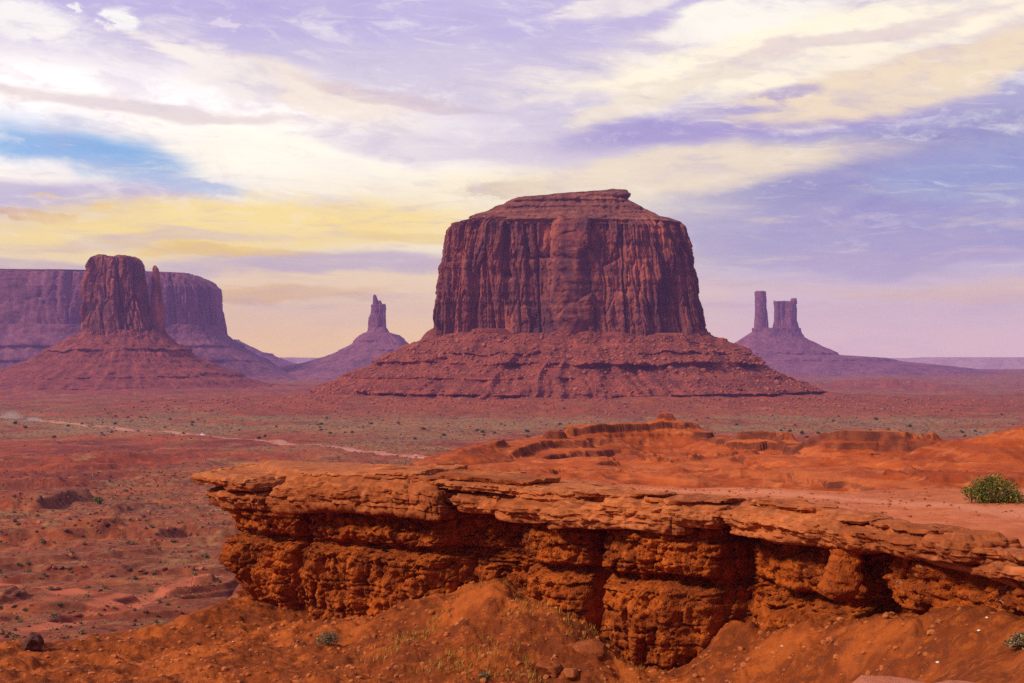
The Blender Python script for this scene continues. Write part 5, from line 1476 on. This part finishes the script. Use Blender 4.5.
# dry grass on the near slope
gv_, n_t = [], 0
for _ in range(120):
    x = rs.uniform(-9, 6, 60); Y = rs.uniform(49, 60, 60)
    dens = fbm(x / 3.2, Y / 3.2, 9.9, 3)
    g, mk = ground(x, Y)
    for a, b, c_, dn, nn in zip(x, Y, g, dens, mk['near']):
        w = 1.0 if -6 < a < 4 else 0.3
        if dn + 0.2 * w > 0.25 and nn > 0.6 and rs.rand() < 0.55 * w:
            nb = rs.randint(3, 7)
            for _k in range(nb):
                an = rs.uniform(0, 6.28); hgt = rs.uniform(0.08, 0.26); le = rs.uniform(0.04, 0.16)
                p = np.array([a + rs.normal() * 0.05, b + rs.normal() * 0.05, c_ - 0.02])
                d2 = np.array([math.cos(an), math.sin(an), 0]); pr = np.array([-d2[1], d2[0], 0]) * 0.011
                tipp = p + d2 * le + np.array([0, 0, hgt])
                gv_.append(np.stack([p - pr, p + pr, tipp + pr * 0.3, tipp - pr * 0.3]))
gv_ = np.concatenate(gv_)
o = obj('dry_grass', gv_, np.arange(len(gv_)).reshape(-1, 4), M_STRAW, smooth=False)
tag(o, 'sparse yellow dry grass on the orange slope under the ledge', 'grass', kind='stuff')

# ------------------------------------------------------------------ dirt road across the valley, two cars and the dust behind one
ROADP = [(-160, 411), (-60, 416), (0, 419), (50, 421.5), (100, 427), (160, 431), (205, 435.5), (250, 440), (300, 445), (350, 450), (400, 456), (440, 462), (480, 468)]
rp = np.array([px_to_valley(*p) for p in ROADP])
t0 = np.linspace(0, len(rp) - 1, 500)
rx_, ry_ = (np.interp(t0, np.arange(len(rp)), rp[:, i]) for i in (0, 1))
ker = np.ones(31) / 31
rx_, ry_ = (np.convolve(np.pad(q, 15, mode='reflect', reflect_type='odd'), ker, 'valid') for q in (rx_, ry_))
tx, ty = np.gradient(rx_), np.gradient(ry_)
tl = np.hypot(tx, ty); tx, ty = tx / tl, ty / tl
cs = np.linspace(-1, 1, 13)
hw = 5.0 + 3.0 * perlin(t0 * 0.9, 0.3, 0.3)
RX = rx_[None] - ty[None] * cs[:, None] * hw; RY = ry_[None] + tx[None] * cs[:, None] * hw
RX += 1.2 * perlin(RX / 14, RY / 14, 3.1) * np.abs(cs)[:, None]
RZ = ground(RX.ravel(), RY.ravel())[0].reshape(RX.shape)
RZ = RZ + 0.30 * (1 - np.abs(cs)[:, None] ** 3) + 0.02
road = obj('dirt_road', np.stack([RX, RY, RZ], -1).reshape(-1, 3), grid_faces(13, 500, flip=True)[:, ::-1], M_ROAD)
tag(road, kind='structure')

M_TYRE = plain_mat('tyre_rubber', (0.02, 0.02, 0.02), 0.9)
M_GLASS = plain_mat('dark_car_glass', (0.03, 0.035, 0.04), 0.15, spec=0.6)
def car(px, paint, label):
    i = int(np.argmin(np.abs(rx_ / ry_ * FPX + 512 - px)))
    x, y = rx_[i], ry_[i]
    c = empty('car', (x, y, gz_at(x, y) + 0.34))
    tag(c, label, 'car', 'cars on the dirt road')
    L = 4.7
    def prism(name, prof, w0, w1, mat):   # side outline, narrowing towards the roof
        P = np.array(prof, float); n = len(P)
        zt_, zb_ = P[:, 1].max(), P[:, 1].min()
        ww = w0 + (w1 - w0) * (P[:, 1] - zb_) / (zt_ - zb_)
        v = np.concatenate([np.stack([P[:, 0], ww, P[:, 1]], 1), np.stack([P[:, 0], -ww, P[:, 1]], 1)])
        i_ = np.arange(n)
        side = np.stack([i_, (i_ + 1) % n, n + (i_ + 1) % n, n + i_], 1)
        ctr = np.array([[P[:, 0].mean(), ww.mean(), P[:, 1].mean()], [P[:, 0].mean(), -ww.mean(), P[:, 1].mean()]])
        v = np.concatenate([v, ctr])
        ta = np.stack([np.full(n, 2 * n), (i_ + 1) % n, i_], 1); tb = np.stack([np.full(n, 2 * n + 1), n + i_, n + (i_ + 1) % n], 1)
        return link(name, make_mesh(name, v, [side, ta, tb], mat, smooth=False), c)
    prism('body', [(-2.3, 0.45), (-2.35, 0.9), (-2.2, 1.08), (1.0, 1.10), (2.1, 1.0), (2.32, 0.8), (2.3, 0.45)], 0.92, 0.86, paint)
    prism('window', [(-2.12, 1.08), (-1.98, 1.62), (0.35, 1.64), (0.95, 1.10)], 0.87, 0.72, M_GLASS)
    prism('roof', [(-2.0, 1.62), (-1.9, 1.74), (0.2, 1.74), (0.36, 1.64)], 0.75, 0.68, paint)
    a_ = np.linspace(0, 2 * math.pi, 16, endpoint=False)
    for sx in (-1.4, 1.45):
        for sy in (-0.82, 0.82):
            v = np.concatenate([np.stack([sx + 0.37 * np.cos(a_), np.full(16, sy + q), 0.37 + 0.37 * np.sin(a_)], 1) for q in (-0.12, 0.12)] + [np.array([[sx, sy - 0.12, 0.37], [sx, sy + 0.12, 0.37]])])
            j = np.arange(16)
            link('wheel', make_mesh('wheel', v, [np.stack([j, (j + 1) % 16, 16 + (j + 1) % 16, 16 + j], 1), np.stack([np.full(16, 32), (j + 1) % 16, j], 1), np.stack([np.full(16, 33), 16 + j, 16 + (j + 1) % 16], 1)], M_TYRE, smooth=False), c)
    c.rotation_euler = (0, 0, math.atan2(ty[i], tx[i]))
    return x, y
car(203, plain_mat('white_car_paint', (0.75, 0.75, 0.76), 0.4, var=0.03), 'white car on the pale dirt road, the one without a dust cloud')
dcx, dcy = car(26, plain_mat('dark_car_paint', (0.06, 0.06, 0.08), 0.4, var=0.03), 'dark car on the dirt road at far left, raising a cloud of dust')

def dust(cx, cy, L, Wd, H, dens, label):
    import bmesh
    bm = bmesh.new()
    bmesh.ops.create_icosphere(bm, subdivisions=4, radius=1.0)
    v = np.array([q.co[:] for q in bm.verts]); f = np.array([[q.index for q in p.verts] for p in bm.faces]); bm.free()
    n = fbm(v[:, 0] * 2.6 * 1.5 + 3, v[:, 1] * 1.5, v[:, 2] * 1.5, 3)
    v = v * (1 + 0.45 * n)[:, None] * np.array([L, Wd, H])
    v[:, 2] = np.maximum(v[:, 2], -0.6)
    o = link('dust_cloud', make_mesh('dust_cloud', v, f, None))
    m = bpy.data.materials.new('road_dust_air'); m.use_nodes = True
    t = m.node_tree; t.nodes.remove(t.nodes['Principled BSDF'])
    pvn = t.nodes.new('ShaderNodeVolumePrincipled')
    pvn.inputs['Color'].default_value = (0.95, 0.78, 0.70, 1)
    pvn.inputs['Density'].default_value = dens
    nn = NT(t)
    tcn = nn.new('ShaderNodeTexCoord')
    q = nn.v('DIVIDE', tcn.outputs['Object'], (L, Wd, H))
    ln = nn.new('ShaderNodeVectorMath', operation='LENGTH'); nn.put(ln.inputs[0], q)
    nz_ = nn.noise(tcn.outputs['Object'], 0.25, 5, 0.6)
    fall = nn.ss(nn.m('ADD', ln.outputs['Value'], nn.m('MULTIPLY', nn.m('SUBTRACT', nz_, 0.5), 1.1)), 1.0, 0.1)
    t.links.new(nn.m('MULTIPLY', fall, dens), pvn.inputs['Density'])
    t.links.new(pvn.outputs[0], t.nodes['Material Output'].inputs['Volume'])
    o.data.materials.append(m)
    o.location = (cx, cy, gz_at(cx, cy) + 0.8)
    i = int(np.argmin(np.hypot(rx_ - cx, ry_ - cy)))
    o.rotation_euler = (0, 0, math.atan2(ty[i], tx[i]))
    return tag(o, label, 'dust', kind='stuff')
def on_road(px):
    i = int(np.argmin(np.abs(rx_ / ry_ * FPX + 512 - px))); return rx_[i], ry_[i]
x, y = on_road(12)
dust(x, y, 24, 8, 8.0, 0.09, 'pale dust cloud rising behind the dark car on the road')
x, y = on_road(34)
dust(x, y, 22, 6, 3.4, 0.16, 'low drifting dust over the dirt road ahead of the dark car')

# ------------------------------------------------------------------ haze
HB = 8600.0
hv = np.array([(sx * HB, sy * HB, z_) for z_ in (-160.0, 380.0) for sx, sy in ((-1, -1), (1, -1), (1, 1), (-1, 1))])
hf = np.array([(0, 3, 2, 1), (4, 5, 6, 7), (0, 1, 5, 4), (1, 2, 6, 5), (2, 3, 7, 6), (3, 0, 4, 7)])
hm = bpy.data.materials.new('haze_air'); hm.use_nodes = True
ht = hm.node_tree; ht.nodes.remove(ht.nodes['Principled BSDF'])
hp = ht.nodes.new('ShaderNodeVolumePrincipled')
hp.inputs['Color'].default_value = (*HAZE_COLOR, 1)
hp.inputs['Density'].default_value = HAZE_DENSITY
ht.links.new(hp.outputs[0], ht.nodes['Material Output'].inputs['Volume'])
hz = obj('haze', hv, hf, hm, smooth=False)
tag(hz, kind='stuff')
